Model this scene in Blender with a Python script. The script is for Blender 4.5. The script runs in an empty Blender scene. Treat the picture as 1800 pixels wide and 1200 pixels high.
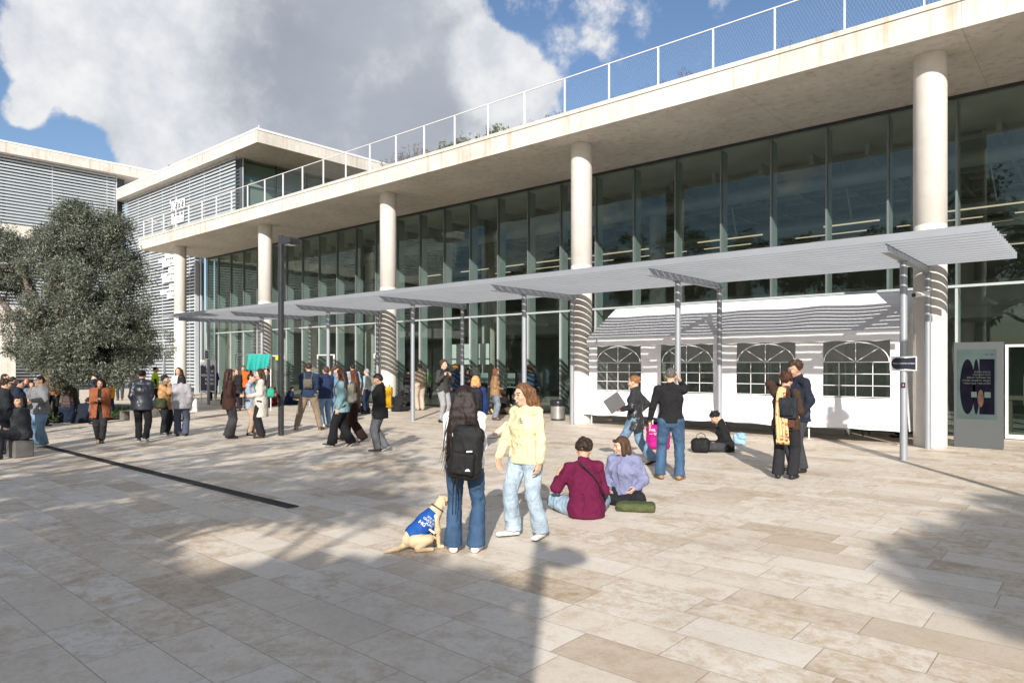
import bpy, math, random
import numpy as np
from mathutils import Vector, Matrix
R = math.radians
SC = bpy.context.scene
COL = SC.collection
RNG = np.random.default_rng(7)
random.seed(7)

# ------------------------------------------------------------------ camera
EYE = 1.8; FPX = 1220.0; HOR = 641.5
cd = bpy.data.cameras.new('camera'); CAM = bpy.data.objects.new('camera', cd); COL.objects.link(CAM)
CAM.location = (0, 0, EYE); CAM.rotation_euler = (R(90), 0, R(41))
cd.sensor_width = 36; cd.lens = FPX/1800*36; cd.shift_y = (HOR-600)/1800; cd.clip_end = 3000; cd.clip_start = .05
SC.camera = CAM
CA, SA = math.cos(R(41)), math.sin(R(41))

def G(px, py):
    """ground point seen at a spot of the 1800x1200 photo"""
    d = EYE*FPX/(py-HOR); r = (px-900)/FPX*d
    return Vector((r*CA-d*SA, d*CA+r*SA, 0))
def at_depth(px, d, z=0.0):
    r = (px-900)/FPX*d
    return Vector((r*CA-d*SA, d*CA+r*SA, z))
def skydir(px, py):
    v = Vector((CA, SA, 0))*((px-900)/FPX) + Vector((-SA, CA, 0)) + Vector((0, 0, 1))*((HOR-py)/FPX)
    return v.normalized()

# ------------------------------------------------------------------ sun
SUN_EL = 25.5; TR = Vector((-.595, .804, 0)).normalized()      # horizontal travel of the light
ld = bpy.data.lights.new('sun', 'SUN'); ld.energy = 4.7; ld.angle = R(.53); ld.color = (1, .945, .875)
SUN = bpy.data.objects.new('sun', ld); COL.objects.link(SUN)
tv = Vector((TR.x*math.cos(R(SUN_EL)), TR.y*math.cos(R(SUN_EL)), -math.sin(R(SUN_EL))))
SUN.rotation_euler = tv.to_track_quat('-Z', 'Y').to_euler(); SUN.location = (20, -30, 40)

# ------------------------------------------------------------------ node helpers
class NT:
    def __init__(s, tree): s.t = tree; s.n = tree.nodes; s.l = tree.links
    def new(s, typ, **kw):
        nd = s.n.new(typ)
        for k, v in kw.items():
            if k == 'inp':
                for a, b in v.items():
                    if hasattr(b, 'bl_idname') and 'Socket' in b.bl_idname: s.l.new(b, nd.inputs[a])
                    else: nd.inputs[a].default_value = b
            else: setattr(nd, k, v)
        return nd
    def math(s, op, a, b=None, c=None, clamp=False):
        nd = s.n.new('ShaderNodeMath'); nd.operation = op; nd.use_clamp = clamp
        for i, v in enumerate((a, b, c)):
            if v is None: continue
            if hasattr(v, 'bl_idname'): s.l.new(v, nd.inputs[i])
            else: nd.inputs[i].default_value = v
        return nd.outputs[0]
    def mix(s, f, a, b, blend='MIX'):
        nd = s.n.new('ShaderNodeMix'); nd.data_type = 'RGBA'; nd.blend_type = blend
        for i, v in ((0, f), (6, a), (7, b)):
            if hasattr(v, 'bl_idname'): s.l.new(v, nd.inputs[i])
            elif i == 0: nd.inputs[0].default_value = v
            else: nd.inputs[i].default_value = (*v, 1) if len(v) == 3 else v
        return nd.outputs[2]
    def noise(s, vec, scale, detail=4, rough=.55, dim='3D', dist=0.0):
        nd = s.new('ShaderNodeTexNoise'); nd.noise_dimensions = dim
        nd.inputs['Scale'].default_value = scale; nd.inputs['Detail'].default_value = detail
        nd.inputs['Roughness'].default_value = rough; nd.inputs['Distortion'].default_value = dist
        if vec is not None: s.l.new(vec, nd.inputs['Vector'])
        return nd.outputs['Fac']
    def ramp(s, f, stops, interp='LINEAR'):
        nd = s.n.new('ShaderNodeValToRGB'); nd.color_ramp.interpolation = interp
        e = nd.color_ramp.elements
        while len(e) < len(stops): e.new(.5)
        for i, (p, c) in enumerate(stops):
            e[i].position = p; e[i].color = (c, c, c, 1) if not hasattr(c, '__len__') else (*c, 1)
        s.l.new(f, nd.inputs[0]); return nd.outputs[0]
    def maprange(s, v, a, b, c=0.0, d=1.0, smooth=False):
        nd = s.n.new('ShaderNodeMapRange'); nd.interpolation_type = 'SMOOTHSTEP' if smooth else 'LINEAR'
        s.l.new(v, nd.inputs[0])
        for i, x in enumerate((a, b, c, d)): nd.inputs[i+1].default_value = x
        return nd.outputs[0]
    def scalevec(s, vec, sc):
        nd = s.new('ShaderNodeMapping'); nd.inputs['Scale'].default_value = sc; s.l.new(vec, nd.inputs[0]); return nd.outputs[0]

def hx(r, g, b):
    f = lambda c: (c/255/12.92) if c <= 10 else ((c/255+.055)/1.055)**2.4
    return (f(r), f(g), f(b))

def material(name):
    m = bpy.data.materials.new(name); m.use_nodes = True
    t = NT(m.node_tree); bs = m.node_tree.nodes['Principled BSDF']
    return m, t, bs
def coords(t, kind='Object'): return t.new('ShaderNodeTexCoord').outputs[kind]

_cache = {}
def plain(name, col, rough=.6, metal=0.0, var=.12, scale=8.0, bump=0.0, bscale=60.0, spec=None, coat=0.0):
    key = (name, tuple(round(c, 4) for c in col), rough, metal, var, scale, bump)
    if key in _cache: return _cache[key]
    m, t, bs = material(name)
    v = coords(t)
    n = t.noise(v, scale, 5)
    a = tuple(max(0, c*(1-var)) for c in col); b = tuple(min(1, c*(1+var)) for c in col)
    t.l.new(t.mix(t.ramp(n, [(.3, 0), (.7, 1)]), a, b), bs.inputs['Base Color'])
    bs.inputs['Roughness'].default_value = rough; bs.inputs['Metallic'].default_value = metal
    if spec is not None: bs.inputs['Specular IOR Level'].default_value = spec
    if coat: bs.inputs['Coat Weight'].default_value = coat
    if bump:
        bp = t.new('ShaderNodeBump'); bp.inputs['Strength'].default_value = bump; bp.inputs['Distance'].default_value = .01
        t.l.new(t.noise(v, bscale, 3), bp.inputs['Height']); t.l.new(bp.outputs[0], bs.inputs['Normal'])
    _cache[key] = m; return m
def fabric(col, kind='cotton cloth', rough=.9, var=.14):
    key = (kind, tuple(round(c, 4) for c in col), rough)
    if key in _cache: return _cache[key]
    m, t, bs = material(kind); v = coords(t)
    t.l.new(t.mix(t.maprange(t.noise(v, 14, 5), .3, .7), tuple(c*(1-var) for c in col), tuple(min(1, c*(1+var)) for c in col)), bs.inputs['Base Color'])
    bs.inputs['Roughness'].default_value = rough; bs.inputs['Specular IOR Level'].default_value = .2
    folds(t, bs, v); _cache[key] = m; return m
def folds(t, bs, v, amt=.6):
    w = t.noise(v, 150, 2)
    f = t.noise(t.scalevec(v, (1, 1, .6)), 11, 2, .5, dist=.9)      # creases of worn cloth
    g = t.noise(t.scalevec(v, (1.25, 1.25, .65)), 4.6, 3, .5, dist=1.1)
    h = t.math('ADD', t.math('ADD', t.math('MULTIPLY', f, .75), t.math('MULTIPLY', w, .04)), t.math('MULTIPLY', g, 1.7))
    bp = t.new('ShaderNodeBump'); bp.inputs['Strength'].default_value = amt; bp.inputs['Distance'].default_value = .022
    t.l.new(h, bp.inputs['Height']); t.l.new(bp.outputs[0], bs.inputs['Normal'])

# ------------------------------------------------------------------ world
W = bpy.data.worlds.new('World'); SC.world = W; W.use_nodes = True
wt = NT(W.node_tree); bg = W.node_tree.nodes['Background']
sky = wt.new('ShaderNodeTexSky'); sky.sky_type = 'NISHITA'; sky.sun_disc = False
sky.sun_elevation = R(SUN_EL); sky.sun_rotation = R(143.5); sky.air_density = 1.0; sky.dust_density = 1.3; sky.ozone_density = 2.2
gen = wt.new('ShaderNodeTexCoord').outputs['Generated']
def blob(px, py, rad, w, soft=.55):
    """soft round patch of cloud cover round a direction; rad in photo pixels near the middle"""
    c = skydir(px, py)
    dt = wt.new('ShaderNodeVectorMath', operation='DOT_PRODUCT'); wt.l.new(gen, dt.inputs[0]); dt.inputs[1].default_value = c
    a = math.atan(rad/FPX*max(.4, c.dot(skydir(900, HOR))**2))
    return wt.math('MULTIPLY', wt.maprange(dt.outputs['Value'], math.cos(a*1.0), math.cos(a*(1-soft)), 0, 1, True), w)
def blobsum(lst):
    s = None
    for b in lst:
        v = blob(*b); s = v if s is None else wt.math('ADD', s, v)
    return s
warp = wt.new('ShaderNodeTexNoise'); warp.inputs['Scale'].default_value = 5; warp.inputs['Detail'].default_value = 6
wt.l.new(gen, warp.inputs['Vector'])
cover = blobsum([(560, 60, 330, 1.0), (300, 120, 240, 1.0), (120, 90, 170, .8), (780, 60, 130, .85), (860, 160, 130, .85), (330, 250, 170, .9),
                 (700, 200, 260, 1.0), (930, 190, 90, .7), (420, -150, 420, .9), (1000, 20, 210, .42), (40, 190, 60, .65), (1120, 60, 120, .18)])
n1 = wt.noise(gen, 7.0, 9, .62); n2 = wt.noise(gen, 2.2, 5, .5)
# broken cloud over the rest of the sky, away from the view
away = wt.new('ShaderNodeVectorMath', operation='DOT_PRODUCT'); wt.l.new(gen, away.inputs[0]); away.inputs[1].default_value = skydir(760, 200)
rest = wt.math('MULTIPLY', wt.maprange(away.outputs['Value'], .80, .45, 0, 1, True), wt.maprange(n2, .45, .60, 0, .9, True))
dens = wt.math('ADD', wt.math('ADD', cover, rest), wt.math('MULTIPLY', wt.math('SUBTRACT', n1, .5), 3.0))
mask = wt.maprange(dens, .22, .62, 0, 1, True)
core = blobsum([(600, 130, 300, 1.0), (470, 210, 180, .5), (740, 250, 150, .6), (560, -100, 330, .8), (1000, 20, 190, .3), (60, 120, 150, -1.0), (860, 120, 110, -1.2), (300, 270, 90, -.8)])
n3 = wt.noise(gen, 5.5, 9, .6)
shade = wt.maprange(wt.math('ADD', wt.math('MULTIPLY', core, .44), wt.math('MULTIPLY', wt.math('SUBTRACT', n3, .5), 2.5)), -.05, .72, 0, 1, True)
bright = wt.mix(wt.maprange(wt.noise(gen, 14, 7, .6), .35, .65), (4.9, 5.1, 5.55), (6.8, 6.8, 6.85))
dkc = wt.mix(wt.maprange(wt.noise(gen, 3.0, 7, .55, dist=.4), .35, .65), (2.7, 2.95, 3.45), (3.6, 3.9, 4.4))
ccol = wt.mix(shade, bright, dkc)
ccol = wt.mix(wt.maprange(mask, 0, 1, 0, 1), (4.8, 5.2, 5.9), ccol)
skyc = wt.mix(1.0, sky.outputs[0], (.94, .98, 1.04), 'MULTIPLY')
wt.l.new(wt.mix(mask, skyc, ccol), bg.inputs['Color']); bg.inputs['Strength'].default_value = .1
SC.view_settings.view_transform = 'Standard'; SC.view_settings.look = 'None'; SC.view_settings.gamma = 1
SC.view_settings.exposure = .42
cy = SC.cycles
cy.max_bounces = 8; cy.transparent_max_bounces = 16; cy.use_denoising = True; cy.caustics_reflective = False; cy.caustics_refractive = False
cy.sample_clamp_indirect = 4

# ------------------------------------------------------------------ object helpers
def tag(o, label=None, cat=None, group=None, kind=None):
    if label: o['label'] = label
    if cat: o['category'] = cat
    if group: o['group'] = group
    if kind: o['kind'] = kind
    return o
def empty(name, loc=(0, 0, 0), rz=0.0, label=None, cat=None, group=None):
    o = bpy.data.objects.new(name, None); COL.objects.link(o); o.location = loc; o.rotation_euler = (0, 0, rz)
    o.empty_display_size = .2
    return tag(o, label, cat, group)
def mesh_from(name, V, F, mats, parent=None, smooth=False, mi=None, sharp=None):
    """V (n,3) array; F (m,4)/(m,3) array or list of tuples"""
    me = bpy.data.meshes.new(name)
    if isinstance(F, np.ndarray):
        k = F.shape[1]
        me.vertices.add(len(V)); me.vertices.foreach_set('co', np.asarray(V, np.float32).ravel())
        me.loops.add(F.size); me.loops.foreach_set('vertex_index', F.astype(np.int32).ravel())
        me.polygons.add(len(F)); me.polygons.foreach_set('loop_start', np.arange(0, F.size, k, dtype=np.int32))
        me.update(calc_edges=True)
    else:
        me.from_pydata([tuple(v) for v in V], [], F)
    if not isinstance(mats, (list, tuple)): mats = [mats]
    for m in mats: me.materials.append(m)
    if mi is not None: me.polygons.foreach_set('material_index', np.asarray(mi, np.int32))
    me.polygons.foreach_set('use_smooth', np.full(len(me.polygons), bool(smooth)))
    me.validate(); me.update()
    o = bpy.data.objects.new(name, me); COL.objects.link(o)
    if parent: o.parent = parent
    return o
def struct(o): o['kind'] = 'structure'; return o

class MB:
    """collects shapes into one mesh"""
    def __init__(s): s.v = []; s.f = []; s.m = []; s.sm = []
    def add(s, vs, fs, mi=0, sm=False):
        b = len(s.v); s.v += [tuple(v) for v in vs]; s.f += [tuple(b+i for i in f) for f in fs]; s.m += [mi]*len(fs); s.sm += [sm]*len(fs); return s
    def box(s, a, b, mi=0, M=None, bev=0.0):
        x0, y0, z0 = a; x1, y1, z1 = b
        if bev:
            w = bev; pts = []
            vs = []
            # chamfered box: 24 verts
            idx = {}
            for i, x in enumerate((x0, x1)):
                for j, y in enumerate((y0, y1)):
                    for k, z in enumerate((z0, z1)):
                        sx, sy, sz = (1, -1)[i], (1, -1)[j], (1, -1)[k]
                        for ax in range(3):
                            p = [x+sx*w, y+sy*w, z+sz*w]; p[ax] = (x, y, z)[ax]
                            idx[i, j, k, ax] = len(vs); vs.append(p)
            fs = []
            g = lambda i, j, k, ax: idx[i, j, k, ax]
            for i in (0, 1):
                q = [g(i, 0, 0, 0), g(i, 1, 0, 0), g(i, 1, 1, 0), g(i, 0, 1, 0)]; fs.append(q if i else q[::-1])
                q = [g(0, i, 0, 1), g(1, i, 0, 1), g(1, i, 1, 1), g(0, i, 1, 1)]; fs.append(q[::-1] if i else q)
                q = [g(0, 0, i, 2), g(1, 0, i, 2), g(1, 1, i, 2), g(0, 1, i, 2)]; fs.append(q if i else q[::-1])
            for a1 in (0, 1):
                for b1 in (0, 1):
                    q = [g(0, a1, b1, 1), g(1, a1, b1, 1), g(1, a1, b1, 2), g(0, a1, b1, 2)]; fs.append(q if a1 == b1 else q[::-1])
                    q = [g(a1, 0, b1, 0), g(a1, 1, b1, 0), g(a1, 1, b1, 2), g(a1, 0, b1, 2)]; fs.append(q[::-1] if a1 == b1 else q)
                    q = [g(a1, b1, 0, 0), g(a1, b1, 1, 0), g(a1, b1, 1, 1), g(a1, b1, 0, 1)]; fs.append(q if a1 == b1 else q[::-1])
                    for c1 in (0, 1):
                        q = [g(a1, b1, c1, 0), g(a1, b1, c1, 1), g(a1, b1, c1, 2)]; fs.append(q if (a1+b1+c1) % 2 else q[::-1])
        else:
            vs = [(x0, y0, z0), (x1, y0, z0), (x1, y1, z0), (x0, y1, z0), (x0, y0, z1), (x1, y0, z1), (x1, y1, z1), (x0, y1, z1)]
            fs = [(0, 3, 2, 1), (4, 5, 6, 7), (0, 1, 5, 4), (1, 2, 6, 5), (2, 3, 7, 6), (3, 0, 4, 7)]
        if M is not None: vs = [M @ Vector(v) for v in vs]
        return s.add(vs, fs, mi)
    def tube(s, pts, r, n=8, mi=0, cap=True, sm=True, flat=None):
        pts = [Vector(p) for p in pts]; rs = r if hasattr(r, '__len__') else [r]*len(pts)
        vs = []; fs = []
        up = Vector((0, 0, 1))
        for i, p in enumerate(pts):
            t = (pts[min(i+1, len(pts)-1)]-pts[max(i-1, 0)]).normalized()
            a = t.cross(up if abs(t.z) < .95 else Vector((1, 0, 0))).normalized(); b = a.cross(t).normalized()
            for k in range(n):
                an = 2*math.pi*k/n; vs.append(p+a*(math.cos(an)*rs[i])+b*(math.sin(an)*rs[i]*(flat or 1)))
        for i in range(len(pts)-1):
            for k in range(n): fs.append((i*n+k, i*n+(k+1) % n, (i+1)*n+(k+1) % n, (i+1)*n+k))
        s.add(vs, fs, mi, sm)
        if cap: s.add(vs[:n], [tuple(range(n))[::-1]], mi); s.add(vs[-n:], [tuple(range(n))], mi)
        return s
    def cyl(s, x, y, z0, z1, r, n=32, mi=0, r1=None):
        return s.tube([(x, y, z0), (x, y, z1)], [r, r if r1 is None else r1], n, mi)
    def prism(s, prof, h0, h1, plane='xz', mi=0):
        """closed profile extruded; plane xz -> along y, xy -> along z, yz -> along x"""
        def P(u, v, h): return {'xz': (u, h, v), 'xy': (u, v, h), 'yz': (h, u, v)}[plane]
        n = len(prof); vs = [P(u, v, h0) for u, v in prof]+[P(u, v, h1) for u, v in prof]
        fs = [tuple(range(n)), tuple(range(2*n-1, n-1, -1))]+[(i, (i+n), (i+1) % n+n, (i+1) % n) for i in range(n)]
        return s.add(vs, fs, mi)
    def build(s, name, mats, parent=None):
        o = mesh_from(name, s.v, s.f, mats, parent)
        o.data.polygons.foreach_set('material_index', s.m); o.data.polygons.foreach_set('use_smooth', s.sm); o.data.update()
        return o
def text_mesh(name, s, size, mat, M, parent=None, depth=.004, align='CENTER', sx=1.0, weight=0.0):
    cu = bpy.data.curves.new(name, 'FONT'); cu.body = s; cu.size = size; cu.extrude = depth; cu.align_x = align; cu.align_y = 'CENTER'; cu.offset = weight; cu.resolution_u = 3
    tmp = bpy.data.objects.new(name, cu); COL.objects.link(tmp)
    dg = bpy.context.evaluated_depsgraph_get(); me = bpy.data.meshes.new_from_object(tmp.evaluated_get(dg))
    bpy.data.objects.remove(tmp); bpy.data.curves.remove(cu)
    me.transform(M @ Matrix.Diagonal((sx, 1, 1, 1))); me.materials.clear(); me.materials.append(mat); me.name = name
    o = bpy.data.objects.new(name, me); COL.objects.link(o)
    if parent: o.parent = parent
    return o
def facing_front(x, y, z):      # text plane that faces -Y
    return Matrix.Translation((x, y, z)) @ Matrix.Rotation(R(90), 4, 'X')

# ------------------------------------------------------------------ surface materials
def paving_material():
    m, t, bs = material('travertine paving')
    geo = t.new('ShaderNodeNewGeometry').outputs['Position']
    sep = t.new('ShaderNodeSeparateXYZ'); t.l.new(geo, sep.inputs[0]); x, y = sep.outputs[0], sep.outputs[1]
    RW = .398
    yr = t.math('DIVIDE', t.math('ADD', y, .13), RW); row = t.math('FLOOR', yr); fy = t.math('SUBTRACT', yr, row)
    wn = t.new('ShaderNodeTexWhiteNoise', noise_dimensions='1D'); t.l.new(row, wn.inputs['W'])
    ln = t.math('ADD', t.math('MULTIPLY', wn.outputs['Value'], .28), .74)
    wn2 = t.new('ShaderNodeTexWhiteNoise', noise_dimensions='1D'); t.l.new(t.math('ADD', row, 53.7), wn2.inputs['W'])
    xr = t.math('ADD', t.math('DIVIDE', x, ln), t.math('MULTIPLY', wn2.outputs['Value'], 7.3)); colm = t.math('FLOOR', xr); fx = t.math('SUBTRACT', xr, colm)
    ex = t.math('MULTIPLY', t.math('MINIMUM', fx, t.math('SUBTRACT', 1.0, fx)), ln)
    ey = t.math('MULTIPLY', t.math('MINIMUM', fy, t.math('SUBTRACT', 1.0, fy)), RW)
    wob = t.math('MULTIPLY', t.math('SUBTRACT', t.noise(geo, 22, 3), .5), .004)
    edge = t.math('ADD', t.math('MINIMUM', ex, ey), wob)
    joint = t.maprange(edge, .0018, .0042, 1, 0)
    cv = t.new('ShaderNodeCombineXYZ'); t.l.new(row, cv.inputs[0]); t.l.new(colm, cv.inputs[1])
    wt3 = t.new('ShaderNodeTexWhiteNoise', noise_dimensions='2D'); t.l.new(cv.outputs[0], wt3.inputs['Vector'])
    sepc = t.new('ShaderNodeSeparateColor'); t.l.new(wt3.outputs['Color'], sepc.inputs[0])
    tone, tone2, tone3 = sepc.outputs[0], sepc.outputs[1], sepc.outputs[2]
    # each slab samples its own piece of veining
    off = t.new('ShaderNodeVectorMath', operation='MULTIPLY'); t.l.new(wt3.outputs['Color'], off.inputs[0]); off.inputs[1].default_value = (17, 31, 9)
    vp = t.new('ShaderNodeVectorMath', operation='ADD'); t.l.new(geo, vp.inputs[0]); t.l.new(off.outputs[0], vp.inputs[1])
    sv = t.scalevec(vp.outputs[0], (1.0, 1.05, 1))
    vein = t.noise(sv, 3.4, 10, .78, dist=.15); fine = t.noise(sv, 26, 6, .7); cloudy = t.noise(geo, .55, 4, .55)
    pit = t.noise(t.scalevec(geo, (1, 1.7, 1)), 60, 3, .6)
    base = t.ramp(tone, [(0, (.55, .46, .35)), (.12, (.65, .565, .455)), (.5, (.72, .645, .54)), (1, (.75, .69, .60))])
    dark = t.mix(1.0, base, (.70, .60, .48), 'MULTIPLY')
    f1 = t.math('MULTIPLY', t.maprange(vein, .44, .66, 0, 1, True), t.maprange(tone2, .15, .9, .25, 1.0))
    c = t.mix(f1, base, dark)
    c = t.mix(t.math('MULTIPLY', t.maprange(fine, .5, .72), .35), c, t.mix(1.0, c, (.7, .63, .55), 'MULTIPLY'))
    c = t.mix(t.math('MULTIPLY', t.maprange(pit, .63, .70), .55), c, (.23, .17, .12))
    mot = t.noise(vp.outputs[0], 10, 9, .78); mfac = t.math('MULTIPLY', t.maprange(mot, .44, .60, 0, 1, True), t.maprange(tone3, .3, .85, .1, .62))
    c = t.mix(mfac, c, t.mix(1.0, c, (.72, .60, .44), 'MULTIPLY'))
    c = t.mix(t.math('MULTIPLY', t.maprange(t.noise(geo, 34, 4, .8), .60, .68, 0, 1, True), .30), c, t.mix(1.0, c, (.60, .50, .38), 'MULTIPLY'))
    # grime patches and small spots
    c = t.mix(t.math('MULTIPLY', t.maprange(cloudy, .52, .72, 0, 1, True), .28), c, (.33, .27, .22))
    blot = t.math('MULTIPLY', t.maprange(t.noise(geo, 2.6, 7, .7, dist=.8), .60, .70, 0, 1, True), t.maprange(tone3, .45, .7))
    c = t.mix(t.math('MULTIPLY', blot, .45), c, (.22, .165, .115))
    vo = t.new('ShaderNodeTexVoronoi'); vo.inputs['Scale'].default_value = 3.3; t.l.new(geo, vo.inputs['Vector'])
    spot = t.maprange(t.math('ADD', vo.outputs['Distance'], t.math('MULTIPLY', t.noise(geo, 30, 2), .05)), .055, .045, 1, 0)
    sepv = t.new('ShaderNodeSeparateColor'); t.l.new(vo.outputs['Color'], sepv.inputs[0])
    spot = t.math('MULTIPLY', t.math('SUBTRACT', 1.0, spot), t.math('GREATER_THAN', sepv.outputs[0], .55))
    c = t.mix(t.math('MULTIPLY', spot, .7), c, (.12, .095, .075))
    grit = t.noise(geo, 240, 2, .8); c = t.mix(t.math('MULTIPLY', t.maprange(grit, .62, .8), .35), c, (.2, .16, .12))
    c = t.mix(t.math('MULTIPLY', joint, .66), c, (.20, .155, .12))
    t.l.new(c, bs.inputs['Base Color'])
    t.l.new(t.maprange(fine, .3, .7, .42, .7), bs.inputs['Roughness'])
    h = t.math('SUBTRACT', t.math('ADD', t.math('MULTIPLY', fine, .25), t.math('MULTIPLY', tone2, .15)), joint)
    bp = t.new('ShaderNodeBump'); bp.inputs['Strength'].default_value = .45; bp.inputs['Distance'].default_value = .006
    t.l.new(h, bp.inputs['Height']); t.l.new(bp.outputs[0], bs.inputs['Normal'])
    return m
def concrete_material(name, lo, hi, streak=.5, boards=0.0):
    m, t, bs = material(name)
    g = t.new('ShaderNodeNewGeometry').outputs['Position']
    big = t.noise(g, .5, 5, .6); mid = t.noise(g, 3, 6, .65); fine = t.noise(g, 40, 3)
    c = t.mix(t.maprange(t.math('ADD', t.math('MULTIPLY', big, .6), t.math('MULTIPLY', mid, .4)), .38, .62), lo, hi)
    st = t.noise(t.scalevec(g, (2.6, 2.6, .22)), 1.6, 6, .7)
    c = t.mix(t.math('MULTIPLY', t.maprange(st, .5, .68, 0, 1, True), streak), c, t.mix(1.0, c, (.78, .66, .52), 'MULTIPLY'))
    sw = t.noise(t.scalevec(g, (.5, 1.4, 1)), 1.3, 8, .72, dist=1.6)
    c = t.mix(t.math('MULTIPLY', t.maprange(sw, .5, .66, 0, 1, True), .13), c, t.mix(1.0, c, (.74, .67, .6), 'MULTIPLY'))
    c = t.mix(t.math('MULTIPLY', t.maprange(fine, .62, .75), .25), c, t.mix(1.0, c, (.7, .65, .6), 'MULTIPLY'))
    sp = t.new('ShaderNodeSeparateXYZ'); t.l.new(g, sp.inputs[0])
    jx = t.math('ABSOLUTE', t.math('SUBTRACT', t.math('FRACT', t.math('DIVIDE', sp.outputs[0], 4.725)), .5))     # formwork joints
    c = t.mix(t.math('MULTIPLY', t.math('LESS_THAN', jx, .0016), .45), c, (.2, .17, .14))
    t.l.new(c, bs.inputs['Base Color']); bs.inputs['Roughness'].default_value = .78
    bp = t.new('ShaderNodeBump'); bp.inputs['Strength'].default_value = .35; bp.inputs['Distance'].default_value = .01
    t.l.new(t.math('ADD', fine, mid), bp.inputs['Height']); t.l.new(bp.outputs[0], bs.inputs['Normal'])
    return m
def glass_material(name='tinted glass', tint=(.70, .78, .745), refl=.05, rough=0.0, wav=.9, ws=.22):
    m, t, bs = material(name); t.n.remove(bs); out = t.n['Material Output']
    tr = t.new('ShaderNodeBsdfTransparent'); tr.inputs[0].default_value = (*tint, 1)
    gl = t.new('ShaderNodeBsdfGlossy'); gl.inputs['Roughness'].default_value = rough; gl.inputs[0].default_value = (.74, .86, .78, 1)
    # each pane bows a little, so that the mirror image is wavy
    g = t.new('ShaderNodeNewGeometry').outputs['Position']
    bp = t.new('ShaderNodeBump'); bp.inputs['Strength'].default_value = ws; bp.inputs['Distance'].default_value = .02
    t.l.new(t.noise(g, wav, 1 if wav < 2 else 4, .5, dist=0 if wav < 2 else 1.5), bp.inputs['Height']); t.l.new(bp.outputs[0], gl.inputs['Normal'])
    lw = t.new('ShaderNodeLayerWeight'); lw.inputs[0].default_value = .5      # same from both sides, so daylight gets in
    f = t.math('ADD', t.math('MULTIPLY', t.math('POWER', lw.outputs['Facing'], 4.0), .85), refl+.045, clamp=True)
    mx = t.new('ShaderNodeMixShader'); t.l.new(f, mx.inputs[0]); t.l.new(tr.outputs[0], mx.inputs[1]); t.l.new(gl.outputs[0], mx.inputs[2])
    t.l.new(mx.outputs[0], out.inputs[0]); return m
def emit_material(name, col, s):
    m, t, bs = material(name); bs.inputs['Emission Color'].default_value = (*col, 1); bs.inputs['Emission Strength'].default_value = s
    bs.inputs['Base Color'].default_value = (*col, 1); return m
M_PAVE = paving_material()
M_CONC = concrete_material('cast concrete', (.56, .525, .47), (.70, .665, .61), .8)
M_COLUMN = concrete_material('smooth cast concrete', (.58, .55, .50), (.68, .65, .60), .3)
M_GLASS = glass_material()
M_GLASS2 = glass_material('upper glass', (.62, .69, .665), .03)
M_MULL_SHADE = plain('mullion in painted shade', (.16, .18, .18), .5, .2, .06, 3)  # darker copy of the mullion metal: roof shade painted into the upper lengths
M_ALU = plain('pale aluminium', (.50, .54, .54), .42, .25, .06, 3)
M_GALV = plain('galvanised steel', (.33, .35, .38), .5, .35, .05, 1.2)
M_SLAT = plain('louvre aluminium', (.50, .54, .57), .45, .15, .05, 1.5)
M_DARK = plain('dark steel', (.05, .053, .06), .45, .4, .15, 6)
M_WHITEP = plain('white painted steel', (.75, .75, .74), .45, 0, .04, 4)
M_DARKWALL = plain('dark recess panel', (.085, .10, .115), .5, 0, .3, .4)
# ================================================================== SETTING
MOD = 1.575; X0 = -3.05
gx = 420
struct(mesh_from('ground', [(-gx, -gx, 0), (gx, -gx, 0), (gx, gx, 0), (-gx, gx, 0)], [(0, 1, 2, 3)], M_PAVE))

# ---- main building: slab roof on round columns before a glass front
SOF = 8.65; TOP = 9.32; YS = 16.66; YG = 20.8; XL = X0-MOD*26; XR = 12.7
main = empty('college_building', (X0, YG, 0), 0, 'long college building with concrete roof slab on round columns before a tall glass front', 'building')
def rel(o, p): o.parent = p; o.matrix_parent_inverse = Matrix.Translation(-Vector(p.location)); return o
def part(mb, name, mats, root):
    o = mb.build(name, mats); rel(o, root); return o
b = MB(); b.box((XL, YS, SOF), (XR, YG+22, TOP-.115))
part(b, 'roof_slab', M_CONC, main)
b = MB(); b.box((XL-.03, YS-.03, TOP-.112), (XR+.03, YS+.42, TOP)); b.box((XL-.03, YS+.425, TOP-.112), (XL+.42, YG+21, TOP))
part(b, 'roof_edge_coping', M_CONC, main)
b = MB(); b.box((XL+.45, YS+.45, TOP-.11), (XR, YG+21, TOP-.03)); part(b, 'roof_soil', plain('roof soil', (.12, .10, .07), .95, 0, .4, 3), main)
for i in range(-1, 5):
    x = X0-.06-9.45*i
    b = MB(); n = 48
    zz = [0, 4.88, 4.885, 4.9, 4.905, SOF-.004]; rr = [.33, .33, .324, .324, .33, .33]
    b.tube([(x, 17.75, z) for z in zz], rr, n, cap=False)
    part(b, 'column', M_COLUMN, main)
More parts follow.
